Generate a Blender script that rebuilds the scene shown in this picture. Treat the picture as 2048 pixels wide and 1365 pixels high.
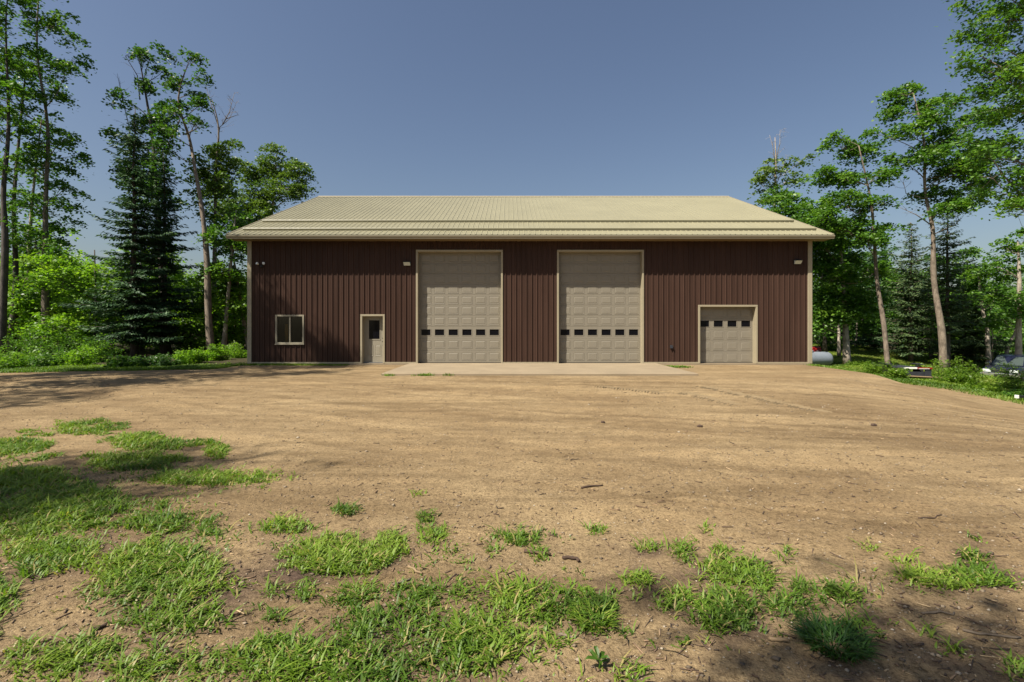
import bpy, math, random
import numpy as np
from mathutils import Vector, Matrix

for o in list(bpy.data.objects):
    bpy.data.objects.remove(o, do_unlink=True)
SC = bpy.context.scene
COL = SC.collection
R = math.radians

# ------------------------------------------------------------------ camera, sky, sun, exposure
F, CX, HY, EYE = 959.0, 1019.0, 655.0, 1.57      # focal length in photo px, vanishing point, horizon row, eye height
cam = bpy.data.cameras.new('camera')
cam_o = bpy.data.objects.new('camera', cam); COL.objects.link(cam_o)
cam_o.location = (0, 0, EYE); cam_o.rotation_euler = (R(90), 0, 0)
cam.sensor_width = 36.0; cam.lens = 36.0 * F / 2048.0
cam.shift_x = (1024 - CX) / 2048.0
cam.shift_y = -(682.5 - HY) / 2048.0
cam.clip_start = 0.05; cam.clip_end = 2000
SC.camera = cam_o

SUN_EL, SUN_AZ = R(53), R(53)                     # azimuth measured from the barn's front normal towards -X
to_sun = Vector((-math.sin(SUN_AZ) * math.cos(SUN_EL), -math.cos(SUN_AZ) * math.cos(SUN_EL), math.sin(SUN_EL)))
w = bpy.data.worlds.new('World'); SC.world = w; w.use_nodes = True
nt = w.node_tree; nt.nodes.clear()
out = nt.nodes.new('ShaderNodeOutputWorld'); bg = nt.nodes.new('ShaderNodeBackground')
sky = nt.nodes.new('ShaderNodeTexSky'); sky.sky_type = 'NISHITA'; sky.sun_disc = False
sky.sun_elevation = SUN_EL; sky.sun_rotation = R(180 + 53)
sky.altitude = 300; sky.air_density = 1.3; sky.dust_density = 2.6; sky.ozone_density = 2.5
hs = nt.nodes.new('ShaderNodeHueSaturation'); hs.inputs['Saturation'].default_value = 0.97; hs.inputs['Hue'].default_value = 0.506
nt.links.new(sky.outputs[0], hs.inputs['Color']); nt.links.new(hs.outputs[0], bg.inputs[0])
bg.inputs[1].default_value = 0.051
nt.links.new(bg.outputs[0], out.inputs[0])
sl = bpy.data.lights.new('sun', 'SUN'); sl.energy = 5.0; sl.angle = R(0.6); sl.color = (1.0, 0.93, 0.80)
so = bpy.data.objects.new('sun', sl); COL.objects.link(so); so.location = (0, 0, 40)
so.rotation_euler = to_sun.to_track_quat('Z', 'Y').to_euler()
SC.view_settings.view_transform = 'Standard'; SC.view_settings.look = 'None'
SC.view_settings.exposure = 0.95; SC.view_settings.gamma = 1.0; SC.view_settings.use_curve_mapping = False
SC.render.resolution_x, SC.render.resolution_y = 1024, 682

# ------------------------------------------------------------------ helpers
def P(px, py, d):
    return Vector(((px - CX) / F * d, d, EYE + (HY - py) / F * d))

class MB:
    def __init__(s): s.v = []; s.f = []
    def add(s, vs, fs):
        n = len(s.v); s.v += [tuple(v) for v in vs]; s.f += [tuple(i + n for i in f) for f in fs]; return s
    def box(s, x0, x1, y0, y1, z0, z1, b=0.0):
        if b <= 0:
            vs = [(x, y, z) for x in (x0, x1) for y in (y0, y1) for z in (z0, z1)]
            return s.add(vs, [(0, 1, 3, 2), (4, 6, 7, 5), (0, 4, 5, 1), (2, 3, 7, 6), (0, 2, 6, 4), (1, 5, 7, 3)])
        # chamfered box: 24 verts
        lo, hi = (x0, y0, z0), (x1, y1, z1); vs = []; idx = {}
        for cx in (0, 1):
            for cy in (0, 1):
                for cz in (0, 1):
                    c = (cx, cy, cz)
                    for ax in range(3):
                        p = []
                        for k in range(3):
                            e = hi[k] if c[k] else lo[k]
                            if k != ax: e += -b if c[k] else b
                            p.append(e)
                        idx[(c, ax)] = len(vs); vs.append(p)
        fs = []
        for ax in range(3):
            a, bb = [k for k in range(3) if k != ax]
            for sd in (0, 1):
                q = []
                for (i, j) in ((0, 0), (1, 0), (1, 1), (0, 1)):
                    c = [0, 0, 0]; c[ax] = sd; c[a] = i; c[bb] = j; q.append(idx[(tuple(c), ax)])
                flip = (sd == 0) ^ (ax == 1)
                fs.append(q[::-1] if flip else q)
        for ax in range(3):
            a, bb = [k for k in range(3) if k != ax]
            for (i, j) in ((0, 0), (1, 0), (1, 1), (0, 1)):
                c0 = [0, 0, 0]; c0[a] = i; c0[bb] = j; c1 = list(c0); c1[ax] = 1
                fs.append([idx[(tuple(c0), a)], idx[(tuple(c1), a)], idx[(tuple(c1), bb)], idx[(tuple(c0), bb)]])
        for c in idx:
            if c[1] == 0: fs.append([idx[(c[0], 0)], idx[(c[0], 1)], idx[(c[0], 2)]])
        return s.add(vs, fs)
    def tube(s, pts, rad, n=8, cap=True):
        pts = [Vector(p) for p in pts]; vs = []; fs = []
        if not hasattr(rad, '__len__'): rad = [rad] * len(pts)
        up = None
        for i, p in enumerate(pts):
            t = (pts[min(i + 1, len(pts) - 1)] - pts[max(i - 1, 0)])
            if t.length < 1e-6: t = Vector((0, 0, 1))
            t.normalize()
            if up is None:
                up = Vector((1, 0, 0)) if abs(t.x) < .8 else Vector((0, 1, 0))
            a = (up - t * up.dot(t))
            if a.length < 1e-5: a = t.orthogonal()
            a.normalize(); bb = t.cross(a); up = a
            for k in range(n):
                an = 2 * math.pi * k / n
                vs.append(p + (a * math.cos(an) + bb * math.sin(an)) * rad[i])
        for i in range(len(pts) - 1):
            for k in range(n):
                k2 = (k + 1) % n
                fs.append((i * n + k, i * n + k2, (i + 1) * n + k2, (i + 1) * n + k))
        if cap:
            fs.append(tuple(range(n - 1, -1, -1))); fs.append(tuple((len(pts) - 1) * n + k for k in range(n)))
        return s.add(vs, fs)
    def prism(s, poly, y0, y1):            # polygon in x,z extruded along y
        n = len(poly)
        vs = [(x, y0, z) for x, z in poly] + [(x, y1, z) for x, z in poly]
        fs = [tuple(range(n)), tuple(range(2 * n - 1, n - 1, -1))]
        fs += [(i, i + n, (i + 1) % n + n, (i + 1) % n) for i in range(n)]
        return s.add(vs, fs)
    def lathe(s, prof, axis_o, n=20, axis='x'):    # prof: (t, r)
        vs = []; fs = []
        for t, r in prof:
            for k in range(n):
                a = 2 * math.pi * k / n; c, q = math.cos(a) * r, math.sin(a) * r
                p = {'x': (t, c, q), 'y': (c, t, q), 'z': (c, q, t)}[axis]
                vs.append(tuple(p[i] + axis_o[i] for i in range(3)))
        for i in range(len(prof) - 1):
            for k in range(n):
                k2 = (k + 1) % n; fs.append((i * n + k, i * n + k2, (i + 1) * n + k2, (i + 1) * n + k))
        fs.append(tuple(range(n - 1, -1, -1))); fs.append(tuple((len(prof) - 1) * n + k for k in range(n)))
        return s.add(vs, fs)
    def mesh(s, name, mat, smooth=False, fixn=True):
        m = bpy.data.meshes.new(name); m.from_pydata(s.v, [], s.f)
        if fixn:
            import bmesh
            b = bmesh.new(); b.from_mesh(m); bmesh.ops.recalc_face_normals(b, faces=b.faces); b.to_mesh(m); b.free()
        if mat: m.materials.append(mat)
        if smooth: m.polygons.foreach_set('use_smooth', [True] * len(m.polygons))
        m.update(); return m
    def build(s, name, mat, parent=None, loc=(0, 0, 0), smooth=False, fixn=True, **kw):
        return link(name, s.mesh(name, mat, smooth, fixn), parent, loc, **kw)

def link(name, mesh, parent=None, loc=(0, 0, 0), rot=(0, 0, 0), label=None, cat=None, group=None, kind=None):
    o = bpy.data.objects.new(name, mesh); COL.objects.link(o)
    o.location = loc; o.rotation_euler = rot
    if parent is not None: o.parent = parent
    tag(o, label, cat, group, kind); return o

def tag(o, label=None, cat=None, group=None, kind=None):
    if label: o['label'] = label
    if cat: o['category'] = cat
    if group: o['group'] = group
    if kind: o['kind'] = kind
    return o

def thing(name, label, cat, loc=(0, 0, 0), rz=0, group=None):
    return link(name, None, None, loc, (0, 0, rz), label, cat, group)

def np_mesh(name, verts, quads, mat, rnd=None, tris=None, smooth=False):
    m = bpy.data.meshes.new(name)
    verts = np.asarray(verts, np.float32)
    loops = [np.asarray(quads, np.int32).ravel()] if quads is not None and len(quads) else []
    nq = len(quads) if quads is not None else 0
    ntri = len(tris) if tris is not None else 0
    if ntri: loops.append(np.asarray(tris, np.int32).ravel())
    loops = np.concatenate(loops)
    m.vertices.add(len(verts)); m.vertices.foreach_set('co', verts.ravel())
    m.loops.add(len(loops)); m.loops.foreach_set('vertex_index', loops)
    m.polygons.add(nq + ntri)
    st = np.concatenate([np.arange(nq) * 4, nq * 4 + np.arange(ntri) * 3]).astype(np.int32)
    m.polygons.foreach_set('loop_start', st)
    m.update(calc_edges=True)
    if rnd is not None:
        a = m.attributes.new('rnd', 'FLOAT', 'FACE'); a.data.foreach_set('value', np.asarray(rnd, np.float32))
    if smooth: m.polygons.foreach_set('use_smooth', np.ones(nq + ntri, bool))
    if mat: m.materials.append(mat)
    return m

# ------------------------------------------------------------------ materials
def mat_new(name):
    m = bpy.data.materials.new(name); m.use_nodes = True
    n = m.node_tree.nodes; p = n['Principled BSDF']
    return m, m.node_tree, p

def N(t, typ, **kw):
    n = t.nodes.new(typ)
    for k, v in kw.items(): setattr(n, k, v)
    return n

def ramp(t, fac, stops):
    r = N(t, 'ShaderNodeValToRGB'); e = r.color_ramp.elements
    e[0].position, e[0].color = stops[0][0], (*stops[0][1], 1)
    e[1].position, e[1].color = stops[-1][0], (*stops[-1][1], 1)
    for pos, c in stops[1:-1]:
        x = e.new(pos); x.color = (*c, 1)
    t.links.new(fac, r.inputs[0]); return r.outputs[0]

def noise(t, scale, detail=4, rough=.55, vec=None, dist=0):
    n = N(t, 'ShaderNodeTexNoise'); n.inputs['Scale'].default_value = scale; n.inputs['Detail'].default_value = detail
    n.inputs['Roughness'].default_value = rough; n.inputs['Distortion'].default_value = dist
    if vec is not None: t.links.new(vec, n.inputs['Vector'])
    return n.outputs['Fac']

def geo_pos(t): return N(t, 'ShaderNodeNewGeometry').outputs['Position']
def obj_pos(t): return N(t, 'ShaderNodeTexCoord').outputs['Object']

def mapping(t, vec, scale):
    m = N(t, 'ShaderNodeMapping'); m.inputs['Scale'].default_value = scale; t.links.new(vec, m.inputs['Vector']); return m.outputs[0]

def bump(t, p, h, strength=.3, dist=.02):
    b = N(t, 'ShaderNodeBump'); b.inputs['Strength'].default_value = strength; b.inputs['Distance'].default_value = dist
    t.links.new(h, b.inputs['Height']); t.links.new(b.outputs[0], p.inputs['Normal'])

def mixc(t, fac, a, b, typ='MIX'):
    m = N(t, 'ShaderNodeMix', data_type='RGBA', blend_type=typ)
    for s, v in ((m.inputs[0], fac), (m.inputs[6], a), (m.inputs[7], b)):
        if hasattr(v, 'links') or hasattr(v, 'is_linked'): t.links.new(v, s)
        elif isinstance(v, (tuple, list)): s.default_value = (*v, 1) if len(v) == 3 else v
        else: s.default_value = v
    return m.outputs[2]

def paint(name, col, rough=.45, var=.10, sc=1.5, metal=0.0, spec=.5, dirt=None, streak=False):
    m, t, p = mat_new(name)
    col = tuple(c * (1 if min(col) > .53 else .50) for c in col); dirt = dirt and tuple(c * .50 for c in dirt)
    g = geo_pos(t)
    v = mapping(t, g, (3, 3, .35)) if streak else g
    f = noise(t, sc, 6, .65, v)
    lo = tuple(c * (1 - var) for c in col); hi = tuple(min(1, c * (1 + var)) for c in col)
    c = ramp(t, f, [(.3, lo), (.7, hi)])
    if dirt:
        f2 = noise(t, 7, 5, .7, g)
        f3 = ramp(t, f2, [(.52, (0, 0, 0)), (.75, (1, 1, 1))])
        c = mixc(t, mixc(t, .35, (0, 0, 0), f3), c, dirt)
    t.links.new(c, p.inputs['Base Color'])
    rr = N(t, 'ShaderNodeMapRange'); t.links.new(noise(t, 9, 4, .6, g), rr.inputs[0])
    rr.inputs[3].default_value = max(.02, rough - .08); rr.inputs[4].default_value = rough + .12
    t.links.new(rr.outputs[0], p.inputs['Roughness'])
    p.inputs['Metallic'].default_value = metal; p.inputs['Specular IOR Level'].default_value = spec
    return m

M = {}
M['siding'] = paint('siding_paint', (.104, .058, .043), .45, .18, .7, spec=.10, streak=True)
M['roof'] = paint('roof_paint', (.46, .425, .27), .42, .07, .6)
M['trim'] = paint('trim_paint', (.58, .50, .34), .45, .07, 1.2)
M['gutter'] = paint('gutter_paint', (.52, .46, .33), .4, .06, 1.2)
M['soffit'] = paint('soffit_paint', (.42, .30, .15), .55, .08, 1.5)
M['door'] = paint('overhead_door_paint', (.39, .345, .265), .5, .05, 1.2)
M['mandoor'] = paint('entry_door_paint', (.47, .42, .32), .45, .04, 1.2)
M['concrete'] = paint('concrete', (.47, .365, .235), .85, .14, .9, dirt=(.30, .215, .12))
M['black'] = paint('black_plastic', (.02, .02, .022), .45, .2)
M['steel'] = paint('grey_steel', (.30, .30, .31), .4, .12, metal=.4)
M['white'] = paint('white_paint', (.72, .71, .66), .4, .05)
M['interior'] = paint('interior_board', (.035, .027, .02), .8, .2)
M['orange'] = paint('orange_board', (.75, .36, .06), .6, .1)
M['red'] = paint('red_paint', (.45, .02, .02), .35, .15)
M['tank'] = paint('tank_paint', (.34, .39, .46), .45, .12, 2.0, dirt=(.28, .27, .25))
M['navy'] = paint('navy_car_paint', (.018, .022, .055), .18, .1)
M['chrome'] = paint('chrome', (.62, .62, .62), .2, .08, metal=.85)
M['rubber'] = paint('rubber', (.018, .018, .018), .8, .2)
M['lamp'] = paint('lamp_lens', (.55, .60, .58), .15, .1)
M['amber'] = paint('amber_lens', (.75, .25, .02), .25, .1)
M['wood_pale'] = paint('pale_wood', (.42, .29, .16), .8, .2, 12)
M['wood_dark'] = paint('dark_bark_stick', (.11, .065, .042), .9, .35, 14)
M['wood_grey'] = paint('grey_stick', (.26, .20, .145), .9, .25, 14)
M['stone'] = paint('stone', (.33, .27, .20), .85, .25, 9)
M['lug'] = paint('pressed_sand', (.36, .27, .16), .95, .12, 6, spec=.1)
M['dgrey'] = paint('dark_grey_steel', (.05, .053, .07), .5, .25, 5)

def glass_dark():
    m, t, p = mat_new('dark_glass')
    p.inputs['Base Color'].default_value = (.004, .004, .006, 1); p.inputs['Roughness'].default_value = .06
    p.inputs['Specular IOR Level'].default_value = .3
    return m
M['dglass'] = glass_dark()
M['wglass'] = paint('windshield_reflection_tone', (.10, .13, .12), .08, .1)  # pale grey-green reflection painted into the base colour of the windshield

def glass_clear():
    m, t, p = mat_new('window_glass'); t.nodes.remove(p)
    o = t.nodes['Material Output']; tr = N(t, 'ShaderNodeBsdfTransparent'); tr.inputs[0].default_value = (.75, .78, .76, 1)
    gl = N(t, 'ShaderNodeBsdfGlossy'); gl.inputs['Roughness'].default_value = .02
    fr = N(t, 'ShaderNodeFresnel'); fr.inputs[0].default_value = 1.45
    mx = N(t, 'ShaderNodeMixShader'); t.links.new(fr.outputs[0], mx.inputs[0]); t.links.new(tr.outputs[0], mx.inputs[1]); t.links.new(gl.outputs[0], mx.inputs[2])
    t.links.new(mx.outputs[0], o.inputs[0]); return m
M['glass'] = glass_clear()

def leaf_mat(name, stops, trans=.35, rough=.45, tint=1.25):
    m, t, p = mat_new(name)
    a = N(t, 'ShaderNodeAttribute', attribute_name='rnd', attribute_type='GEOMETRY')
    c = ramp(t, a.outputs['Fac'], stops)
    c = mixc(t, 1.0, c, (.88, .88, .88), 'MULTIPLY')
    big = noise(t, .55, 3, .6, geo_pos(t))
    c = mixc(t, 1.0, c, ramp(t, big, [(.3, (.78, .82, .8)), (.7, (1.15, 1.12, 1.0))]), 'MULTIPLY')
    t.links.new(c, p.inputs['Base Color']); p.inputs['Roughness'].default_value = rough
    p.inputs['Specular IOR Level'].default_value = .35
    tr = N(t, 'ShaderNodeBsdfTranslucent')
    t.links.new(mixc(t, 1.0, c, (1.25 * tint, 1.35 * tint, .55 * tint), 'MULTIPLY'), tr.inputs[0])
    mx = N(t, 'ShaderNodeMixShader'); mx.inputs[0].default_value = trans
    t.links.new(p.outputs[0], mx.inputs[1]); t.links.new(tr.outputs[0], mx.inputs[2])
    t.links.new(mx.outputs[0], t.nodes['Material Output'].inputs[0]); return m

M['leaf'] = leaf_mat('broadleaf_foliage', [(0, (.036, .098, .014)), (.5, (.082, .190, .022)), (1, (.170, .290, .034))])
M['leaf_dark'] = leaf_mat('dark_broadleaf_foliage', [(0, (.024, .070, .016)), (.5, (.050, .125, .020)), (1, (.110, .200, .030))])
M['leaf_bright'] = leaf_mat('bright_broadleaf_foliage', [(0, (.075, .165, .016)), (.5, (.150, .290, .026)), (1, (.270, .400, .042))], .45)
M['leaf_birch'] = leaf_mat('birch_foliage', [(0, (.045, .095, .018)), (.5, (.095, .165, .028)), (1, (.170, .250, .045))])
M['needle'] = leaf_mat('spruce_needles', [(0, (.016, .048, .020)), (.5, (.034, .088, .034)), (1, (.080, .155, .052))], .12, .6)
M['needle_pale'] = leaf_mat('pale_fir_needles', [(0, (.028, .062, .024)), (.5, (.055, .100, .036)), (1, (.110, .160, .055))], .15, .6)
M['weed'] = leaf_mat('weed_foliage', [(0, (.060, .130, .014)), (.5, (.125, .225, .022)), (1, (.230, .310, .040))], .40)
M['grass'] = leaf_mat('grass_blades', [(0, (.065, .130, .014)), (.45, (.130, .225, .022)), (.9, (.220, .310, .040)), (1, (.36, .30, .12))], .36, .5)
M['grass_dark'] = leaf_mat('dark_grass_blades', [(0, (.030, .085, .014)), (.5, (.055, .145, .020)), (1, (.110, .21, .032))], .3, .45)

def bark(name, lo, hi, sc=5):
    m, t, p = mat_new(name); g = geo_pos(t)
    f = noise(t, sc, 7, .7, mapping(t, g, (2.2, 2.2, .6)))
    blot = noise(t, 2.5, 4, .6, g)
    c = ramp(t, f, [(.32, lo), (.68, hi)])
    c = mixc(t, ramp(t, blot, [(.5, (0, 0, 0)), (.62, (.5, .5, .5))]), c, tuple(x * .5 for x in lo))
    t.links.new(c, p.inputs['Base Color']); p.inputs['Roughness'].default_value = .9
    bump(t, p, f, .8, .03); return m
M['bark'] = bark('grey_brown_bark', (.10, .075, .055), (.27, .215, .165))
M['bark_dark'] = bark('dark_bark', (.035, .028, .024), (.11, .09, .075))
M['bark_pale'] = bark('pale_bark', (.19, .15, .115), (.46, .40, .33), 4)

# ------------------------------------------------------------------ terrain
G0 = -0.06
ctrl = []
for x in (-14, -9, -4, 1, 5): 
    for y in (-6, -1, 4, 9, 14, 19): ctrl.append((x, y, G0))
for x in (-13, -5, 4, 13):
    for y in (22, 30, 38): ctrl.append((x, y, G0 - .02))
ctrl += [(-22, 2, -.1), (-22, 12, -.12), (-22, 20, -.1), (-24, 30, .0), (-40, 20, -.1), (-40, 45, .2), (-15, 50, .1), (-25, 70, .3), (0, 60, 0), (20, 75, -.3), (-60, 100, .5),
         (8, 5, -.12), (8, 12, -.12), (8, 18, -.08), (9, -4, -.2), (11.1, 11.3, -.46), (11.6, 13, -.36), (12.4, 15.2, -.27), (13.4, 19, -.15), (9.5, 7.5, -.32),
         (15.5, 15.8, -1.0), (16.5, 19, -.95), (16.5, 22, -.85), (14.5, 11.5, -1.0), (19.6, 21.4, -1.05), (20, 24.5, -1.0), (23, 22, -1.4), (14, 5, -.9), (20, 10, -1.4),
         (15.5, 26, -.6), (16.5, 33, -1.05), (20, 33, -1.1), (22, 28, -.75), (25.7, 28.5, -.85), (30, 30, -1.9), (36, 30, -2.1), (34, 24, -2.0), (29, 42, -.27), (32, 42, -.27), (24, 44, -.2), (36, 40, -1.1),
         (25, 36, -.75), (44, 45, -1.35), (60, 60, -1.2), (60, 20, -2.0), (40, 75, -.6), (80, 100, -.5)]
ctrl = np.array(ctrl, float)
def _phi(r2): 
    r = np.sqrt(r2 + 1e-9); return r2 * np.log(r + 1e-9)
_n = len(ctrl)
_A = np.zeros((_n + 3, _n + 3))
_d2 = ((ctrl[:, None, :2] - ctrl[None, :, :2]) ** 2).sum(-1) / 100.0
_A[:_n, :_n] = _phi(_d2) + np.eye(_n) * .02
_Pm = np.c_[np.ones(_n), ctrl[:, 0] / 10, ctrl[:, 1] / 10]
_A[:_n, _n:] = _Pm; _A[_n:, :_n] = _Pm.T
_w = np.linalg.solve(_A, np.r_[ctrl[:, 2], 0, 0, 0])

def vnoise(x, y, s, seed=0):          # cheap smooth value noise
    x = np.asarray(x, float) * s + 37.7 * seed; y = np.asarray(y, float) * s - 21.3 * seed
    xi = np.floor(x); yi = np.floor(y); fx = x - xi; fy = y - yi
    def h(a, b):
        v = np.sin(a * 127.1 + b * 311.7 + seed * 74.7) * 43758.5453
        return v - np.floor(v)
    ux = fx * fx * (3 - 2 * fx); uy = fy * fy * (3 - 2 * fy)
    return (h(xi, yi) * (1 - ux) + h(xi + 1, yi) * ux) * (1 - uy) + (h(xi, yi + 1) * (1 - ux) + h(xi + 1, yi + 1) * ux) * uy

def sstep(a, b, x):
    t = np.clip((np.asarray(x, float) - a) / (b - a), 0, 1); return t * t * (3 - 2 * t)

def ruts(x, y):
    rc = y + .42 * x - .014 * x * x
    inside = sstep(3.6, 5.5, rc) * (1 - sstep(15, 19, rc)) * (y > 2)
    a = .6 * vnoise(rc * 4.2, x * .12, 1.0, 51) + .4 * vnoise(rc * 11.0, x * .2, 1.0, 52)
    return .5 + (a - .5) * inside
def zg(x, y, fine=True):
    x = np.atleast_1d(np.asarray(x, float)); y = np.atleast_1d(np.asarray(y, float))
    sh = x.shape; x = x.ravel(); y = y.ravel()
    xc = np.clip(x, -70, 90); yc = np.clip(y, -20, 110)
    z = np.full(x.shape, 0.0)
    for i in range(0, len(x), 20000):
        q = np.c_[xc[i:i + 20000], yc[i:i + 20000]]
        d2 = ((q[:, None, :] - ctrl[None, :, :2]) ** 2).sum(-1) / 100.0
        z[i:i + 20000] = _phi(d2) @ _w[:_n] + _w[_n] + q[:, 0] / 10 * _w[_n + 1] + q[:, 1] / 10 * _w[_n + 2]
    z = np.clip(z, -2.4, .5)
    flat = sstep(-14, -12, x) * (1 - sstep(12.8, 13.6, x)) * sstep(15.2, 17.5, y) * (1 - sstep(39.6, 41, y))
    z = z * (1 - flat) + (G0 - .015) * flat
    if fine:
        amp = 1 - flat * .8
        z = z + amp * (.05 * (vnoise(x, y, .33, 1) - .5) + .025 * (vnoise(x, y, 1.1, 2) - .5) + .014 * (vnoise(x, y, 3.3, 3) - .5) + .012 * (vnoise(x, y, 9, 4) - .5) + .008 * (vnoise(x, y, 22, 5) - .5))
        # long wheel ruts sweeping across the yard
        z = z + amp * .03 * (ruts(x, y) - .5)
    return z.reshape(sh)
def zg1(x, y): return float(zg([x], [y])[0])

# foreground grass patches: (photo px centre, radii, density)
GP = [(178,854,75,17,.55),(62,870,40,9,.5),(41,891,62,17,.8),(290,887,83,19,.8),(269,924,103,21,.9),(393,887,41,10,.5),(430,903,25,16,.8),(41,916,83,12,.5),
 (50,957,100,22,1),(393,957,125,16,.8),(497,957,54,16,.6),(124,1015,155,46,1),(41,1057,85,30,.8),(331,1048,83,22,.8),(323,1014,22,8,.6),(414,1050,20,12,.8),(422,1067,28,9,.7),
 (103,1110,95,38,.8),(75,1140,45,18,.9),(323,1164,132,80,.95),(215,1197,54,17,.6),(352,1239,124,45,.9),(571,1057,58,17,.7),(646,1123,62,42,.9),(546,1185,29,17,.6),(608,1189,25,17,.8),
 (546,1235,45,17,.6),(124,1317,124,42,.7),(290,1330,207,42,.75),(580,1325,145,50,1),(8,1200,28,28,.9),(689,1023,27,10,.8),(675,1114,113,41,1),(781,1097,34,31,.9),(856,1039,24,14,.6),
 (860,1070,34,21,.5),(983,1087,21,17,.6),(1044,1076,55,17,.6),(928,1135,17,20,.5),(900,1104,17,10,.5),(1075,1114,20,14,.6),(771,1196,137,31,.5),(925,1182,85,24,.6),(1061,1210,113,44,.8),
 (788,1258,137,44,.85),(942,1299,137,68,1),(685,1326,137,55,1),(1188,1230,48,44,1),(1280,1162,24,20,.7),(1250,1258,20,17,.6),(1113,1285,27,17,.6),(1249,1343,51,27,.7),(617,1343,85,41,1),
 (1290,1100,14,14,.6),(1305,1102,23,12,.7),(1367,1110,27,19,.7),(1441,1106,20,12,.7),(1468,1145,78,27,.95),(1523,1160,31,23,1),(1575,1114,16,16,.7),(1281,1157,39,16,.6),(1355,1203,47,23,.7),
 (1453,1231,66,47,1),(1581,1215,47,27,.9),(1679,1192,55,23,.9),(1597,1180,23,12,.8),(1718,1254,43,20,.8),(1737,1090,23,12,.35),(1811,1114,27,20,.4),(1944,1125,31,23,.8),(1932,1160,101,20,.95),
 (1835,1160,51,16,.8),(1944,1090,27,12,.35),(1308,1297,20,12,.7),(1270,1351,27,20,.7),(1386,1281,35,12,.5),(1912,1301,27,12,.6),(2037,1340,20,24,.8),(838,988,10,5,.5),(1850,1270,20,9,.4),
 (-60,1000,80,60,1),(-60,1200,60,120,.9),(-40,900,50,30,.8),(300,1420,330,50,.9),(800,1420,260,50,.9),(1190,1062,12,8,.5),(1412,1062,10,8,.5)]
GPa = np.array(GP, float)
def proj(x, y, z):
    return CX + F * x / y, HY - F * (z - EYE) / y
def grass_mask(x, y, z):
    px, py = proj(x, np.maximum(y, .3), z)
    m = np.zeros(px.shape); tot = np.zeros(px.shape)
    for cx, cy, rx, ry, dn in GPa:
        r2 = ((px - cx) / rx) ** 2 + ((py - cy) / ry) ** 2
        m = np.maximum(m, np.clip(1.35 - r2, 0, 1) * dn); tot = np.maximum(tot, np.exp(-r2 * .55) * dn)
    return m, tot

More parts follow.
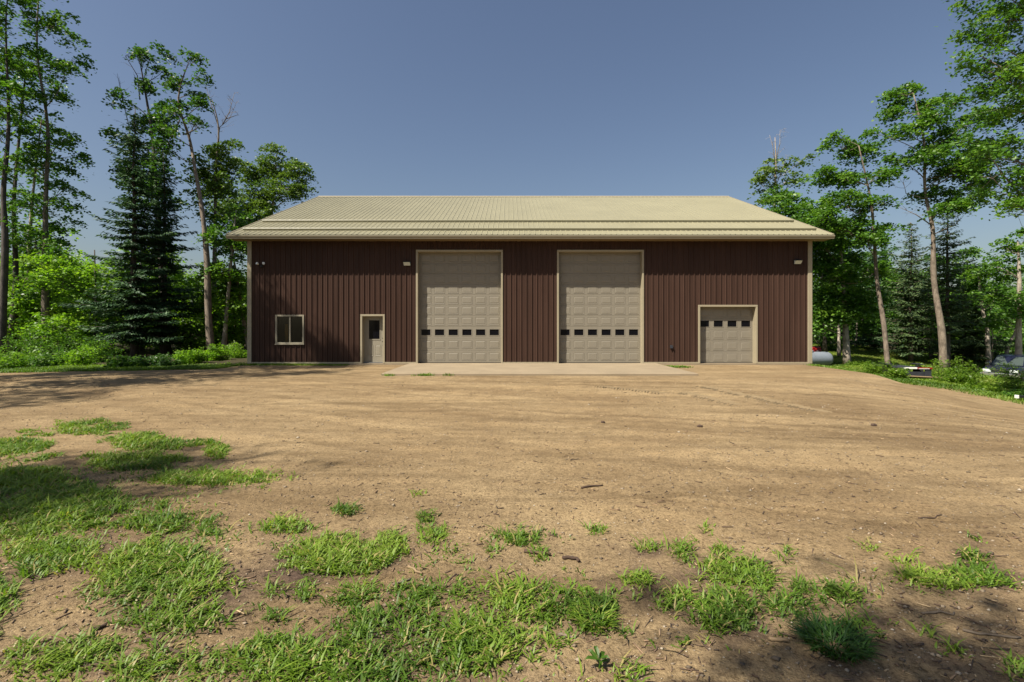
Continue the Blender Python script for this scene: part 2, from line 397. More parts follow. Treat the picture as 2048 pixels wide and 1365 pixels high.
# ------------------------------------------------------------------ ground
def build_ground():
    u = np.linspace(-1, 1, 470)
    gx = np.sinh(u * 4.3) / math.sinh(4.3) * 95 + 2
    v = np.linspace(0, 1, 520)
    gy = -14 + 16 * v / .16
    k = (v - .16) / .84
    gy = np.where(v > .16, 2 + 4.2 * k + 128 * k ** 3.4, gy)
    X, Y = np.meshgrid(gx, gy); Z = zg(X, Y)
    nx, ny = len(gx), len(gy)
    V = np.c_[X.ravel(), Y.ravel(), Z.ravel()]
    i = np.arange(nx * (ny - 1)).reshape(ny - 1, nx)[:, :-1].ravel()
    Q = np.c_[i, i + 1, i + nx + 1, i + nx]
    m, t, p = mat_new('ground_soil')
    x, y, z = V.T
    gm, gt = grass_mask(x, y, z)
    px, py = proj(x, np.maximum(y, .3), z)
    nz = .5 * vnoise(x, y, 1.3, 7) + .3 * vnoise(x, y, 4, 8) + .2 * vnoise(x, y, 11, 9)
    near = (y > 0) & (y < 9)
    # humus under and round the grass of the foreground, with open sandy bits
    hum = np.where(near, np.clip((gt - .18) * 1.6 + (nz - .5) * 1.8, 0, 1) * sstep(980, 1120, py), 0)
    hum = np.maximum(hum, np.where(y <= 2.2, .5, 0))
    hum = np.maximum(hum, np.where(near, sstep(1060, 1240, py) * np.clip((nz - .48) * 2.6, 0, 1) * .75, 0))
    # turf and forest floor away from the yard
    edge_l = 17.2 + .22 * (x + 19.5) + .25 * (nz - .5) * 4
    left = sstep(-.25, .25, y - edge_l) * (1 - sstep(-11.8, -11.3, x)) * (x < -5)
    left = np.maximum(left, 1 - sstep(-15.5 - .25 * y, -14.2 - .25 * y, x + 1.2 * (nz - .5)) ) 
    shoulder = np.interp(y, [-10, 0, 7, 13, 18, 20.5, 22.5, 25], [20, 19.5, 19, 18.5, 18.5, 18.0, 15.6, 13.8])
    right = sstep(.4, 1.6, x - shoulder + .9 * (nz - .5))
    back = sstep(40, 42, y)
    turf = np.clip(np.maximum(np.maximum(left, right), back), 0, 1)
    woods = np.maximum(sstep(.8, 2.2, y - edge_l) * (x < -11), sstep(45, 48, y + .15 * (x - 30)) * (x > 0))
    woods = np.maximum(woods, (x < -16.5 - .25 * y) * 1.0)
    me = np_mesh('ground', V, Q, m, smooth=True)
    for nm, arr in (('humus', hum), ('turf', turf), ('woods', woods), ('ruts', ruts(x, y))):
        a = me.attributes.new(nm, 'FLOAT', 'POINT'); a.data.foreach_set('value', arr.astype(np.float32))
    g = geo_pos(t)
    def att(n): return N(t, 'ShaderNodeAttribute', attribute_name=n).outputs['Fac']
    n1 = noise(t, .35, 5, .6, g); n2 = noise(t, 3.5, 6, .7, g, .4); n3 = noise(t, 28, 5, .75, g); n4 = noise(t, 95, 3, .7, g)
    sand = ramp(t, n1, [(.30, (.30, .212, .108)), (.5, (.37, .272, .142)), (.72, (.45, .34, .182))])
    stripe = noise(t, 1.0, 5, .65, mapping(t, g, (.22, 1.9, 1)), .8)
    sand = mixc(t, 1.0, sand, ramp(t, stripe, [(.33, (.74, .72, .69)), (.5, (.98, .98, .98)), (.67, (1.13, 1.12, 1.09))]), 'MULTIPLY')
    sand = mixc(t, 1.0, sand, ramp(t, n2, [(.30, (.80, .78, .76)), (.62, (1.08, 1.07, 1.05))]), 'MULTIPLY')
    sand = mixc(t, 1.0, sand, ramp(t, n3, [(.36, (.52, .50, .48)), (.47, (.98, .98, .98)), (.58, (1.02, 1.02, 1.02)), (.68, (1.38, 1.37, 1.35))]), 'MULTIPLY')
    n5 = noise(t, 52, 3, .7, g)
    sand = mixc(t, 1.0, sand, ramp(t, n5, [(.36, (.68, .66, .64)), (.48, (1, 1, 1)), (.58, (1, 1, 1)), (.68, (1.3, 1.3, 1.3))]), 'MULTIPLY')
    sand = mixc(t, 1.0, sand, ramp(t, n4, [(.30, (.50, .48, .46)), (.46, (1, 1, 1)), (.60, (1.0, 1.0, 1.0)), (.74, (1.5, 1.5, 1.5))]), 'MULTIPLY')
    vo = N(t, 'ShaderNodeTexVoronoi'); vo.inputs['Scale'].default_value = 13; t.links.new(g, vo.inputs['Vector'])
    spk = ramp(t, vo.outputs['Distance'], [(.04, (.55, .51, .47)), (.13, (1, 1, 1))])
    spm = ramp(t, n2, [(.52, (0, 0, 0)), (.62, (1, 1, 1))])
    sand = mixc(t, 1.0, sand, mixc(t, spm, (1, 1, 1), spk), 'MULTIPLY')
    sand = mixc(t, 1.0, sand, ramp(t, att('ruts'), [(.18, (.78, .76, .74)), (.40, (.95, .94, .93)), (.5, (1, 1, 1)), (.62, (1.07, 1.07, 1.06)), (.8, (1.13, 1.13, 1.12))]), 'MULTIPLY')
    humc = ramp(t, n3, [(.30, (.055, .036, .026)), (.55, (.135, .09, .062)), (.75, (.23, .165, .115))])
    c = mixc(t, att('humus'), sand, humc)
    turfc = ramp(t, n2, [(.3, (.09, .13, .018)), (.55, (.15, .19, .024)), (.75, (.24, .22, .055))])
    turfc = mixc(t, 1.0, turfc, ramp(t, n3, [(.35, (.6, .62, .6)), (.7, (1.25, 1.2, 1.1))]), 'MULTIPLY')
    c = mixc(t, att('turf'), c, turfc)
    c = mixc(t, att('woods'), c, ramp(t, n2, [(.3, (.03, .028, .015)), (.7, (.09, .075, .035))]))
    c = mixc(t, 1.0, c, (.70, .695, .75), 'MULTIPLY')
    t.links.new(c, p.inputs['Base Color']); p.inputs['Roughness'].default_value = .95; p.inputs['Specular IOR Level'].default_value = .15
    hsum = N(t, 'ShaderNodeMath', operation='MULTIPLY_ADD'); t.links.new(n4, hsum.inputs[0]); hsum.inputs[1].default_value = .35; t.links.new(n3, hsum.inputs[2])
    bump(t, p, hsum.outputs[0], 1.0, .022)
    return link('ground', me, kind='structure')
ground = build_ground()

# ------------------------------------------------------------------ concrete apron
WY = 20.9
def build_apron():
    mb = MB(); mb.box(-4.36, 6.4, 16.25, WY - .002, -.16, 0.0, .012)
    o = mb.build('concrete_apron', M['concrete'], kind='structure', label='pale concrete apron in front of the two tall garage doors')
build_apron()

# ------------------------------------------------------------------ barn
XL, XR = -11.38, 13.14
SOF = 5.32; EAVE_Z = 5.50; RIDGE_Z = 9.75; DEPTH = 18.28; OVER = .60
REC = .245
PER = .2286
def rib_points(a, b, period=PER, h=.034, hm=.007):
    base = [(-.028, 0), (-.014, h), (.014, h), (.028, 0), (.068, 0), (.073, hm), (.083, hm), (.088, 0), (.141, 0), (.146, hm), (.156, hm), (.161, 0)]
    pts = []; k0 = math.floor((a - .2) / period); k1 = math.ceil((b + .2) / period)
    for k in range(k0, k1 + 1): pts += [(k * period + dx, y) for dx, y in base]
    pts.sort(); xs = np.array([p[0] for p in pts]); ys = np.array([p[1] for p in pts])
    ins = [(x, y) for x, y in pts if a + 1e-4 < x < b - 1e-4]
    return [(a, float(np.interp(a, xs, ys)))] + ins + [(b, float(np.interp(b, xs, ys)))]

DOORS = {'d1': (-3.99, -.37, 0, 4.86), 'd2': (2.15, 5.77, 0, 4.86), 'd3': (8.30, 10.72, 0, 2.46), 'm': (-6.41, -5.51, 0, 2.05)}
WIN = (-10.19, -8.94, .84, 2.11)

def build_barn():
    root = thing('pole_barn', 'long brown metal sided barn with cream ribbed roof and three garage doors', 'barn', (0, WY, 0))
    T = .082
    holes = [(a - T + .01, b + T - .01, z0 - .1, z1 + T - .01) for a, b, z0, z1 in DOORS.values()]
    holes.append((WIN[0] + .02, WIN[1] - .02, WIN[2] + .02, WIN[3] - .02))
    ZB, ZT = .05, SOF + .03
    x = XL; k = 0
    while x < XR - .01:
        a, b = x, min(x + 4 * PER, XR)
        cuts = sorted({a, b} | {h[i] for h in holes for i in (0, 1) if a < h[i] < b})
        mb = MB()
        for c0, c1 in zip(cuts[:-1], cuts[1:]):
            mid = (c0 + c1) / 2; iv = [(ZB, ZT)]
            for h in holes:
                if h[0] < mid < h[1]:
                    nv = []
                    for q0, q1 in iv:
                        if h[2] > q0: nv.append((q0, min(q1, h[2])))
                        if h[3] < q1: nv.append((max(q0, h[3]), q1))
                    iv = [q for q in nv if q[1] - q[0] > .01]
            pr = rib_points(c0 - XL, c1 - XL)
            for q0, q1 in iv:
                vs = []
                for X_, Y_ in pr: vs += [(X_ + XL, -Y_, q0), (X_ + XL, -Y_, q1)]
                mb.add(vs, [(2 * i, 2 * i + 2, 2 * i + 3, 2 * i + 1) for i in range(len(pr) - 1)])
        if mb.v: mb.build('siding_panel', M['siding'], root, (0, (k % 2) * .0012, 0), fixn=False)
        x = b; k += 1
    # side and back walls, ribbed too
    for sx, nm in ((XL, -1), (XR, 1)):
        mb = MB(); pr = rib_points(0, DEPTH); vs = []
        for Y_, h_ in pr:
            rt = EAVE_Z + (RIDGE_Z - EAVE_Z) * (1 - abs(Y_ - DEPTH / 2) / (DEPTH / 2 + OVER)) - .06
            vs += [(sx + nm * h_, Y_, .03), (sx + nm * h_, Y_, rt)]
        mb.add(vs, [(2 * i, 2 * i + 2, 2 * i + 3, 2 * i + 1) for i in range(len(pr) - 1)])
        mb.build('side_wall', M['siding'], root)
    mb = MB(); pr = rib_points(XL, XR); vs = []
    for X_, h_ in pr: vs += [(X_, DEPTH + h_, .03), (X_, DEPTH + h_, SOF + .03)]
    mb.add(vs, [(2 * i, 2 * i + 2, 2 * i + 3, 2 * i + 1) for i in range(len(pr) - 1)]); mb.build('back_wall', M['siding'], root)
    MB().box(XL, XR, .30, DEPTH, -.3, -.004).build('floor_slab', M['concrete'], root)
    MB().box(XL - .01, XR + .01, -.035, .299, -.4, -.006).build('foundation', M['concrete'], root)
    MB().box(XL, XR, .33, .36, .0, SOF).v  # (inner lining is built round the window below)
    # corner trims, base trim
    for x0, x1 in ((XL - .035, XL + .15), (XR - .15, XR + .035)):
        MB().box(x0, x1, -.045, .15, -.012, SOF, .006).build('corner_trim', M['trim'], root)
    xs = XL + .15
    for dn in ('m', 'd1', 'd2', 'd3', None):
        e = DOORS[dn][0] - T if dn else XR - .15
        MB().box(xs, e, -.034, .004, -.004, .055).build('base_trim', M['trim'], root)
        if dn: xs = DOORS[dn][1] + T
    # frames of the openings
    for key, (a, b, z0, z1) in DOORS.items():
        MB().box(a - T, a, -.04, REC + .08, -.005, z1, .005).build('door_jamb', M['trim'], root)
        MB().box(b, b + T, -.04, REC + .08, -.005, z1, .005).build('door_jamb', M['trim'], root)
        MB().box(a - T, b + T, -.042, REC + .08, z1, z1 + T, .005).build('door_header', M['trim'], root)
    # overhead doors
    def panel_mesh(wd, ht):
        mb = MB(); rects = [(0, 0, -.001), (0, .0, -.009), (.012, .012, -.009), (.026, .026, -.002), (.05, .05, -.012)]
        for ix, iz, y in rects:
            mb.v += [(-wd / 2 + ix, y, -ht / 2 + iz), (wd / 2 - ix, y, -ht / 2 + iz), (wd / 2 - ix, y, ht / 2 - iz), (-wd / 2 + ix, y, ht / 2 - iz)]
        for r in range(len(rects) - 1):
            for k in range(4):
                k2 = (k + 1) % 4; mb.f.append((r * 4 + k, r * 4 + k2, r * 4 + 4 + k2, r * 4 + 4 + k))
        n = len(rects) * 4 - 4; mb.f.append((n, n + 1, n + 2, n + 3))
        return mb.mesh('raised_panel', M['door'], fixn=False)
    def overhead(key, cols, heights, winrow, pw, gw, gh):
        a, b, z0, z1 = DOORS[key]; cx = (a + b) / 2
        d = link('overhead_door', None, root, (cx, REC, 0))
        wd = b - a + .06; z = .015; pitch = (b - a) / cols; cache = {}
        MB().box(-wd / 2, wd / 2, -.012, .03, -.003, .014).build('bottom_seal', M['black'], d)
        for r, h in enumerate(heights):
            mb = MB()
            if r == winrow:
                zc0 = z + (h - gh) / 2; zc1 = zc0 + gh
                mb.box(-wd / 2, wd / 2, 0, .045, z + .003, zc0); mb.box(-wd / 2, wd / 2, 0, .045, zc1, z + h - .003)
                xe = -wd / 2
                for c in range(cols):
                    xc = -(b - a) / 2 + pitch * (c + .5)
                    mb.box(xe, xc - gw / 2, 0, .045, zc0, zc1); xe = xc + gw / 2
                    g = MB(); g.box(xc - gw / 2, xc + gw / 2, .022, .03, zc0, zc1); g.build('window_pane', M['dglass'], d)
                    f = MB()
                    for q in ((xc - gw / 2 - .02, xc - gw / 2 + .008, zc0 - .02, zc1 + .02), (xc + gw / 2 - .008, xc + gw / 2 + .02, zc0 - .02, zc1 + .02),
                              (xc - gw / 2 + .008, xc + gw / 2 - .008, zc0 - .02, zc0 + .008), (xc - gw / 2 + .008, xc + gw / 2 - .008, zc1 - .008, zc1 + .02)):
                        f.box(q[0], q[1], -.008, .021, q[2], q[3])
                    f.build('pane_frame', M['door'], d)
                mb.box(xe, wd / 2, 0, .045, zc0, zc1)
            else:
                mb.box(-wd / 2, wd / 2, 0, .045, z + .003, z + h - .003, .004)
                ph = h - .19 if h > .5 else h - .13
                if ph not in cache: cache[ph] = panel_mesh(pw, ph)
                for c in range(cols):
                    link('raised_panel', cache[ph], d, (-(b - a) / 2 + pitch * (c + .5), 0, z + h / 2))
            mb.build('door_section', M['door'], d); z += h
        MB().box(-wd / 2, wd / 2, .046, .06, 0, z1).build('backing', M['black'], d)
        return d
    H = [.533] * 3 + [(4.845 - 1.599) / 7] * 7
    o = overhead('d1', 6, H, 2, .465, .42, .275); o['label'] = 'tall tan sectional door nearer the entry door'
    o = overhead('d2', 6, H, 2, .465, .42, .275); o['label'] = 'tall tan sectional door nearer the small garage door'
    o = overhead('d3', 4, [.489] * 5, 3, .47, .42, .285); o['label'] = 'small low tan sectional door'
    # a reflected pale stick leans inside the second pane of the right tall door
    # entry door
    a, b, z0, z1 = DOORS['m']; cx = (a + b) / 2
    d = link('entry_door', None, root, (cx, REC, 0)); wd = b - a + .02
    gx0, gx1, gz0, gz1 = -.19, .31, 1.04, 1.89
    mb = MB(); mb.box(-wd / 2, gx0, 0, .045, .03, z1 - .005); mb.box(gx1, wd / 2, 0, .045, .03, z1 - .005)
    gx0, gx1 = -.25, .25
    mb = MB(); mb.box(-wd / 2, gx0, 0, .045, .03, z1 - .005); mb.box(gx1, wd / 2, 0, .045, .03, z1 - .005)
    mb.box(gx0, gx1, 0, .045, .03, gz0); mb.box(gx0, gx1, 0, .045, gz1, z1 - .005); mb.build('door_leaf', M['mandoor'], d)
    MB().box(gx0, gx1, .018, .026, gz0, gz1).build('window_pane', M['dglass'], d)
    f = MB(); f.box(gx0 - .03, gx0 + .012, -.012, .017, gz0 - .03, gz1 + .03); f.box(gx1 - .012, gx1 + .03, -.012, .017, gz0 - .03, gz1 + .03)
    f.box(gx0 + .012, gx1 - .012, -.012, .017, gz0 - .03, gz0 + .012); f.box(gx0 + .012, gx1 - .012, -.012, .017, gz1 - .012, gz1 + .03); f.build('pane_frame', M['mandoor'], d)
    pm = panel_mesh(.25, .48); pm.materials.clear(); pm.materials.append(M['mandoor'])
    for xx in (-.17, .17): link('raised_panel', pm, d, (xx, 0, .55))
    MB().box(-wd / 2, wd / 2, -.10, .05, -.004, .028).build('threshold', M['steel'], d)
    MB().lathe([(-.06, .018), (-.055, .03), (-.035, .03), (-.02, .014), (0, .032)], (.38, 0, .95), 12, 'y').build('knob', M['black'], d, smooth=True)
    MB().lathe([(-.025, .02), (-.02, .028), (0, .03)], (.38, 0, 1.09), 12, 'y').build('deadbolt', M['black'], d, smooth=True)
    MB().box(.36, .40, -.006, 0, .76, .80).build('latch_plate', M['steel'], d)
    # window
    a, b, z0, z1 = WIN; wn = link('window', None, root, ((a + b) / 2, 0, z0)); hw = (b - a) / 2; hh = z1 - z0
    f = MB(); t = .07
    f.box(-hw, -hw + t, -.05, .09, 0, hh, .005).box(hw - t, hw, -.05, .09, 0, hh, .005)
    f.box(-hw + t, hw - t, -.049, .09, 0, t, .005).box(-hw + t, hw - t, -.049, .09, hh - t, hh, .005); f.build('window_frame', M['gutter'], wn)
    MB().box(-.028, .028, -.03, .07, t, hh - t, .004).build('mullion', M['gutter'], wn)
    MB().box(-hw + t, -.028, .012, .017, t, hh - t).build('pane', M['glass'], wn)
    MB().box(.028, hw - t, .036, .041, t, hh - t).build('pane', M['glass'], wn)
    MB().box(-hw - .02, hw + .02, -.075, -.05, -.03, .005, .004).build('sill', M['gutter'], wn)
    # inner room behind the window so that the inside is a real dark room
    rm = MB(); rm.box(XL + .1, -7.3, 3.9, 3.95, 0, 2.7); rm.box(-7.3, -7.25, .06, 3.95, 0, 2.7); rm.box(XL + .1, -7.25, .06, 3.95, 2.7, 2.75)
    rm.build('office_partition', M['interior'], root)
    # soffit, fascia, gutter
    GX0, GX1 = XL - .56, XR + .56
    MB().box(GX0 + .02, GX1 - .02, -OVER + .02, .0, SOF, SOF + .02).build('soffit', M['soffit'], root)
    for x0, x1 in ((XL - .08, XL + .0), ):
        pass
    MB().box(GX0, GX1, -OVER, -OVER + .02, SOF - .012, EAVE_Z - .055).build('fascia', M['gutter'], root)
    g = MB()
    pr = [(-OVER - .002, SOF - .01), (-OVER - .07, SOF - .01), (-OVER - .075, SOF + .03), (-OVER - .088, SOF + .05), (-OVER - .11, SOF + .085), (-OVER - .112, SOF + .125), (-OVER - .098, SOF + .125), (-OVER - .095, SOF + .1), (-OVER - .06, SOF + .01), (-OVER - .002, SOF + .008)]
    n = len(pr); vs = [(GX0 - .01, y, z) for y, z in pr] + [(GX1 + .01, y, z) for y, z in pr]
    g.add(vs, [(i, (i + 1) % n, (i + 1) % n + n, i + n) for i in range(n)] + [tuple(range(n - 1, -1, -1)), tuple(range(n, 2 * n))]); g.build('gutter', M['gutter'], root)
    # roof sheets
    run = DEPTH / 2 + OVER; rise = RIDGE_Z - EAVE_Z; L = math.hypot(run, rise); th = math.atan2(rise, run)
    def sheet(wd):
        mb = MB(); pr = rib_points(0, wd, h=.02); vs = []
        for X_, h_ in pr: vs += [(X_, -.05, h_), (X_, L, h_)]
        n0 = len(vs)
        for X_, h_ in (pr[0], pr[-1]): vs += [(X_, -.05, -.03), (X_, L, -.03)]
        fs = [(2 * i, 2 * i + 2, 2 * i + 3, 2 * i + 1) for i in range(len(pr) - 1)] + [(n0, n0 + 1, n0 + 3, n0 + 2)]
        fs.append(tuple([2 * i for i in range(len(pr) - 1, -1, -1)] + [n0, n0 + 2]))
        mb.add(vs, fs); return mb.mesh('roof_panel', M['roof'], fixn=False)
    full = sheet(4 * PER); x = GX0; k = 0
    while x < GX1 - .02:
        wd = min(4 * PER, GX1 - x); me = full if wd > 4 * PER - .001 else sheet(wd)
        link('roof_panel', me, root, (x, -OVER, EAVE_Z + (k % 2) * .0015), (th, 0, 0))
        o = link('roof_panel', me, root, (x + wd, DEPTH + OVER, EAVE_Z + (k % 2) * .0015), (th, 0, math.pi))
        x += wd; k += 1
    rc = MB(); rc.add([(GX0 - .02, DEPTH / 2 - .17, RIDGE_Z - .045), (GX1 + .02, DEPTH / 2 - .17, RIDGE_Z - .045), (GX0 - .02, DEPTH / 2, RIDGE_Z + .055), (GX1 + .02, DEPTH / 2, RIDGE_Z + .055),
        (GX0 - .02, DEPTH / 2 + .17, RIDGE_Z - .045), (GX1 + .02, DEPTH / 2 + .17, RIDGE_Z - .045)], [(0, 1, 3, 2), (2, 3, 5, 4), (0, 2, 4), (1, 5, 3), (0, 4, 5, 1)])
    rc.build('ridge_cap', M['trim'], root)
    for gx, s in ((GX0, -1), (GX1, 1)):
        for side in (0, 1):
            y0, y1 = (-OVER - .03, DEPTH / 2) if side == 0 else (DEPTH + OVER + .03, DEPTH / 2)
            mb = MB(); zo = -.013 if True else 0
            z0_, z1_ = EAVE_Z - .03 * rise / run, RIDGE_Z
            mb.add([(gx + dx, yy, zz + dz) for dx in (0 - .002 * s, .028 * s) for yy, zz in ((y0, z0_), (y1, z1_)) for dz in (-.14, .034)],
                   [(0, 1, 3, 2), (4, 6, 7, 5), (0, 4, 5, 1), (2, 3, 7, 6), (0, 2, 6, 4), (1, 5, 7, 3)])
            mb.build('rake_trim', M['trim'], root)
        xa, xb = (GX0 + .002, XL) if s < 0 else (XR, GX1 - .002)
        for side in (0, 1):
            y0, y1 = (-OVER + .021, DEPTH / 2) if side == 0 else (DEPTH + OVER, DEPTH / 2)
            mb = MB(); mb.add([(xx, yy, zz + dz) for xx in (xa, xb) for yy, zz in ((y0, EAVE_Z), (y1, RIDGE_Z)) for dz in (-.13, -.11)],
                   [(0, 1, 3, 2), (4, 6, 7, 5), (0, 4, 5, 1), (2, 3, 7, 6), (0, 2, 6, 4), (1, 5, 7, 3)])
            mb.build('rake_soffit', M['soffit'], root)
    MB().box(GX0, GX1, DEPTH, DEPTH + OVER, SOF, SOF + .02).build('soffit', M['soffit'], root)
    # snow guard rails
    for tt in (.075, .245):
        y = -OVER + run * tt; z = EAVE_Z + rise * tt; dy, dz = math.cos(th), math.sin(th)
        nrm = (-dz, dy)   # (y,z) outward normal
        def pt(s_, n_): return (y + dy * s_ + nrm[0] * n_, z + dz * s_ + nrm[1] * n_)
        pr = [pt(-.05, .022), pt(-.046, .10), pt(-.03, .115), pt(.05, .028), pt(.05, .022)]
        n = len(pr); x0, x1 = GX0 + .28, GX1 - .28
        mb = MB(); vs = [(x0, a_, b_) for a_, b_ in pr] + [(x1, a_, b_) for a_, b_ in pr]
        mb.add(vs, [(i, (i + 1) % n, (i + 1) % n + n, i + n) for i in range(n)] + [tuple(range(n - 1, -1, -1)), tuple(range(n, 2 * n))])
        mb.build('snow_guard', M['roof'], root)
    return root
barn = build_barn()

# ------------------------------------------------------------------ things fixed to or standing in the barn
def wallpack(x, z, label):
    t = thing('wall_floodlight', label, 'light', (x, WY - .02, z), group='floodlights on the barn front')
    MB().box(-.155, .155, -.05, 0, -.11, .10, .008).build('back_box', M['black'], t)
    mb = MB(); mb.add([(-.15, -.05, .10), (.15, -.05, .10), (-.15, -.19, .05), (.15, -.19, .05), (-.15, -.05, .07), (.15, -.05, .07), (-.15, -.19, .03), (.15, -.19, .03)],
                      [(0, 1, 3, 2), (4, 6, 7, 5), (2, 3, 7, 6), (0, 2, 6, 4), (1, 5, 7, 3), (0, 4, 5, 1)]); mb.build('hood', M['black'], t)
    mb = MB(); mb.add([(-.14, -.185, .032), (.14, -.185, .032), (-.14, -.06, -.10), (.14, -.06, -.10), (-.14, -.05, .06), (.14, -.05, .06)],
                      [(0, 2, 3, 1), (0, 4, 2), (1, 3, 5), (0, 1, 5, 4), (2, 4, 5, 3)]); mb.build('lens', M['lamp'], t)
wallpack((815 - CX) / F * WY, 4.35, 'black wall floodlight beside the tall garage door nearest the entry door')
wallpack((1593 - CX) / F * WY, 4.42, 'black wall floodlight near the barn corner above the small garage door side')
t = thing('twin_floodlight', 'small twin head security light high on the wall above the window', 'light', (-10.78, WY - .02, 4.22))
MB().lathe([(-.05, .05), (-.04, .06), (0, .06)], (0, 0, 0), 12, 'y').build('mount', M['black'], t)
for s in (-1, 1):
    MB().tube([(0, -.04, .01), (s * .07, -.08, .06)], .012, 6).build('arm', M['black'], t)
    mb = MB(); mb.lathe([(0, .02), (.03, .045), (.10, .055)], (0, 0, 0), 12, 'y')
    o = mb.build('lamp_head', M['white'], t, (s * .11, -.075, .085), smooth=False); o.rotation_euler = (R(160), 0, s * R(25))
MB().lathe([(-.11, .012), (-.09, .028), (-.05, .03)], (0, 0, -.035), 10, 'y').build('motion_sensor', M['black'], t)
t = thing('outdoor_outlet', 'small dark covered power outlet low on the siding left of the small garage door', 'outlet', (7.04, WY - .022, .66))
MB().box(-.06, .06, -.03, 0, 0, .13, .008).build('box', M['black'], t)
mb = MB(); mb.prism([(-.055, .0), (.055, .0), (.055, .11), (0, .135), (-.055, .11)], -.075, -.03); mb.build('cover', M['dgrey'], t)

def chair():
    t = thing('folding_chair', 'pale folding chair seen through the left window of the barn', 'chair', (-9.15, WY + .75, -.004), R(20))
    for sx in (-.2, .2):
        MB().tube([(sx, -.22, 0), (sx, .0, .45), (sx, .2, 1.14)], .014, 6).build('leg', M['white'], t)
        MB().tube([(sx * .9, .24, 0), (sx * .9, -.2, .45)], .014, 6).build('leg', M['white'], t)
    MB().box(-.2, .2, -.2, .2, .44, .47, .01).build('seat', M['white'], t)
    MB().box(-.2, .2, .15, .2, .92, 1.14, .01).build('backrest', M['white'], t)
chair()
t = MB().box(-.07, .07, 0, .02, 0, 1.72, .004).build('orange_board', M['orange'], None, (-9.96, WY + .5, -.004), label='narrow orange board standing inside the barn window', cat='board')

# ------------------------------------------------------------------ foliage generators
def leaf_quads(C, length, width, rng, up=.42, droop=.25):
    n = len(C)
    az = rng.uniform(0, 2 * np.pi, n)
    d = np.c_[np.cos(az), np.sin(az), rng.normal(-droop, .35, n)]; d /= np.linalg.norm(d, axis=1, keepdims=True)
    nn = rng.normal(0, 1, (n, 3)) * (1 - up); nn += up * 1.3 * np.array([-.22, -.2, 1.0])
    s = np.cross(d, nn); s /= np.maximum(np.linalg.norm(s, axis=1, keepdims=True), 1e-6)
    L = length * rng.uniform(.65, 1.3, n)[:, None]; W = width * rng.uniform(.7, 1.25, n)[:, None]
    b = C - d * L * .5; tip = C + d * L * .5; mid = C - d * L * .05
    fold = np.cross(s, d) * W * rng.uniform(-.2, .3, n)[:, None]
    V = np.stack([b, mid + s * W * .5 + fold, tip, mid - s * W * .5 + fold], 1).reshape(-1, 3)
    Q = np.arange(n * 4).reshape(n, 4)
    return V, Q

def cluster_leaves(centers, per, sh, sv, rng):
    n = len(centers); k = n * per
    c = np.repeat(centers, per, 0); g = rng.normal(0, 1, (k, 3)) * np.array([sh, sh, sv])
    g[:, 2] -= .25 * (g[:, 0] ** 2 + g[:, 1] ** 2) / max(sh, .01)
    return c + g

def limb(mb, p0, p1, r0, r1, rng, n=5, seg=5, sag=.12):
    p0 = Vector(p0); p1 = Vector(p1); d = p1 - p0; L = d.length
    side = Vector(rng.normal(0, 1, 3)) * L * .07
    pts = []; rs = []
    for i in range(seg + 1):
        f = i / seg
        p = p0 + d * f + side * math.sin(f * math.pi) + Vector((0, 0, -sag * L * math.sin(f * math.pi) * (1 if d.z > 0 else -.3)))
        pts.append(p); rs.append(r0 + (r1 - r0) * f)
    mb.tube(pts, rs, n, cap=False); return pts

def catmull(pts, k=4):
    out = []
    P_ = [pts[0]] + list(pts) + [pts[-1]]
    for i in range(1, len(P_) - 2):
        for j in range(k):
            t = j / k; a, b, c, d = P_[i - 1], P_[i], P_[i + 1], P_[i + 2]
            out.append(tuple(.5 * (2 * b[q] + (c[q] - a[q]) * t + (2 * a[q] - 5 * b[q] + 4 * c[q] - d[q]) * t * t + (-a[q] + 3 * b[q] - 3 * c[q] + d[q]) * t ** 3) for q in range(len(b))))
    out.append(tuple(pts[-1])); return out

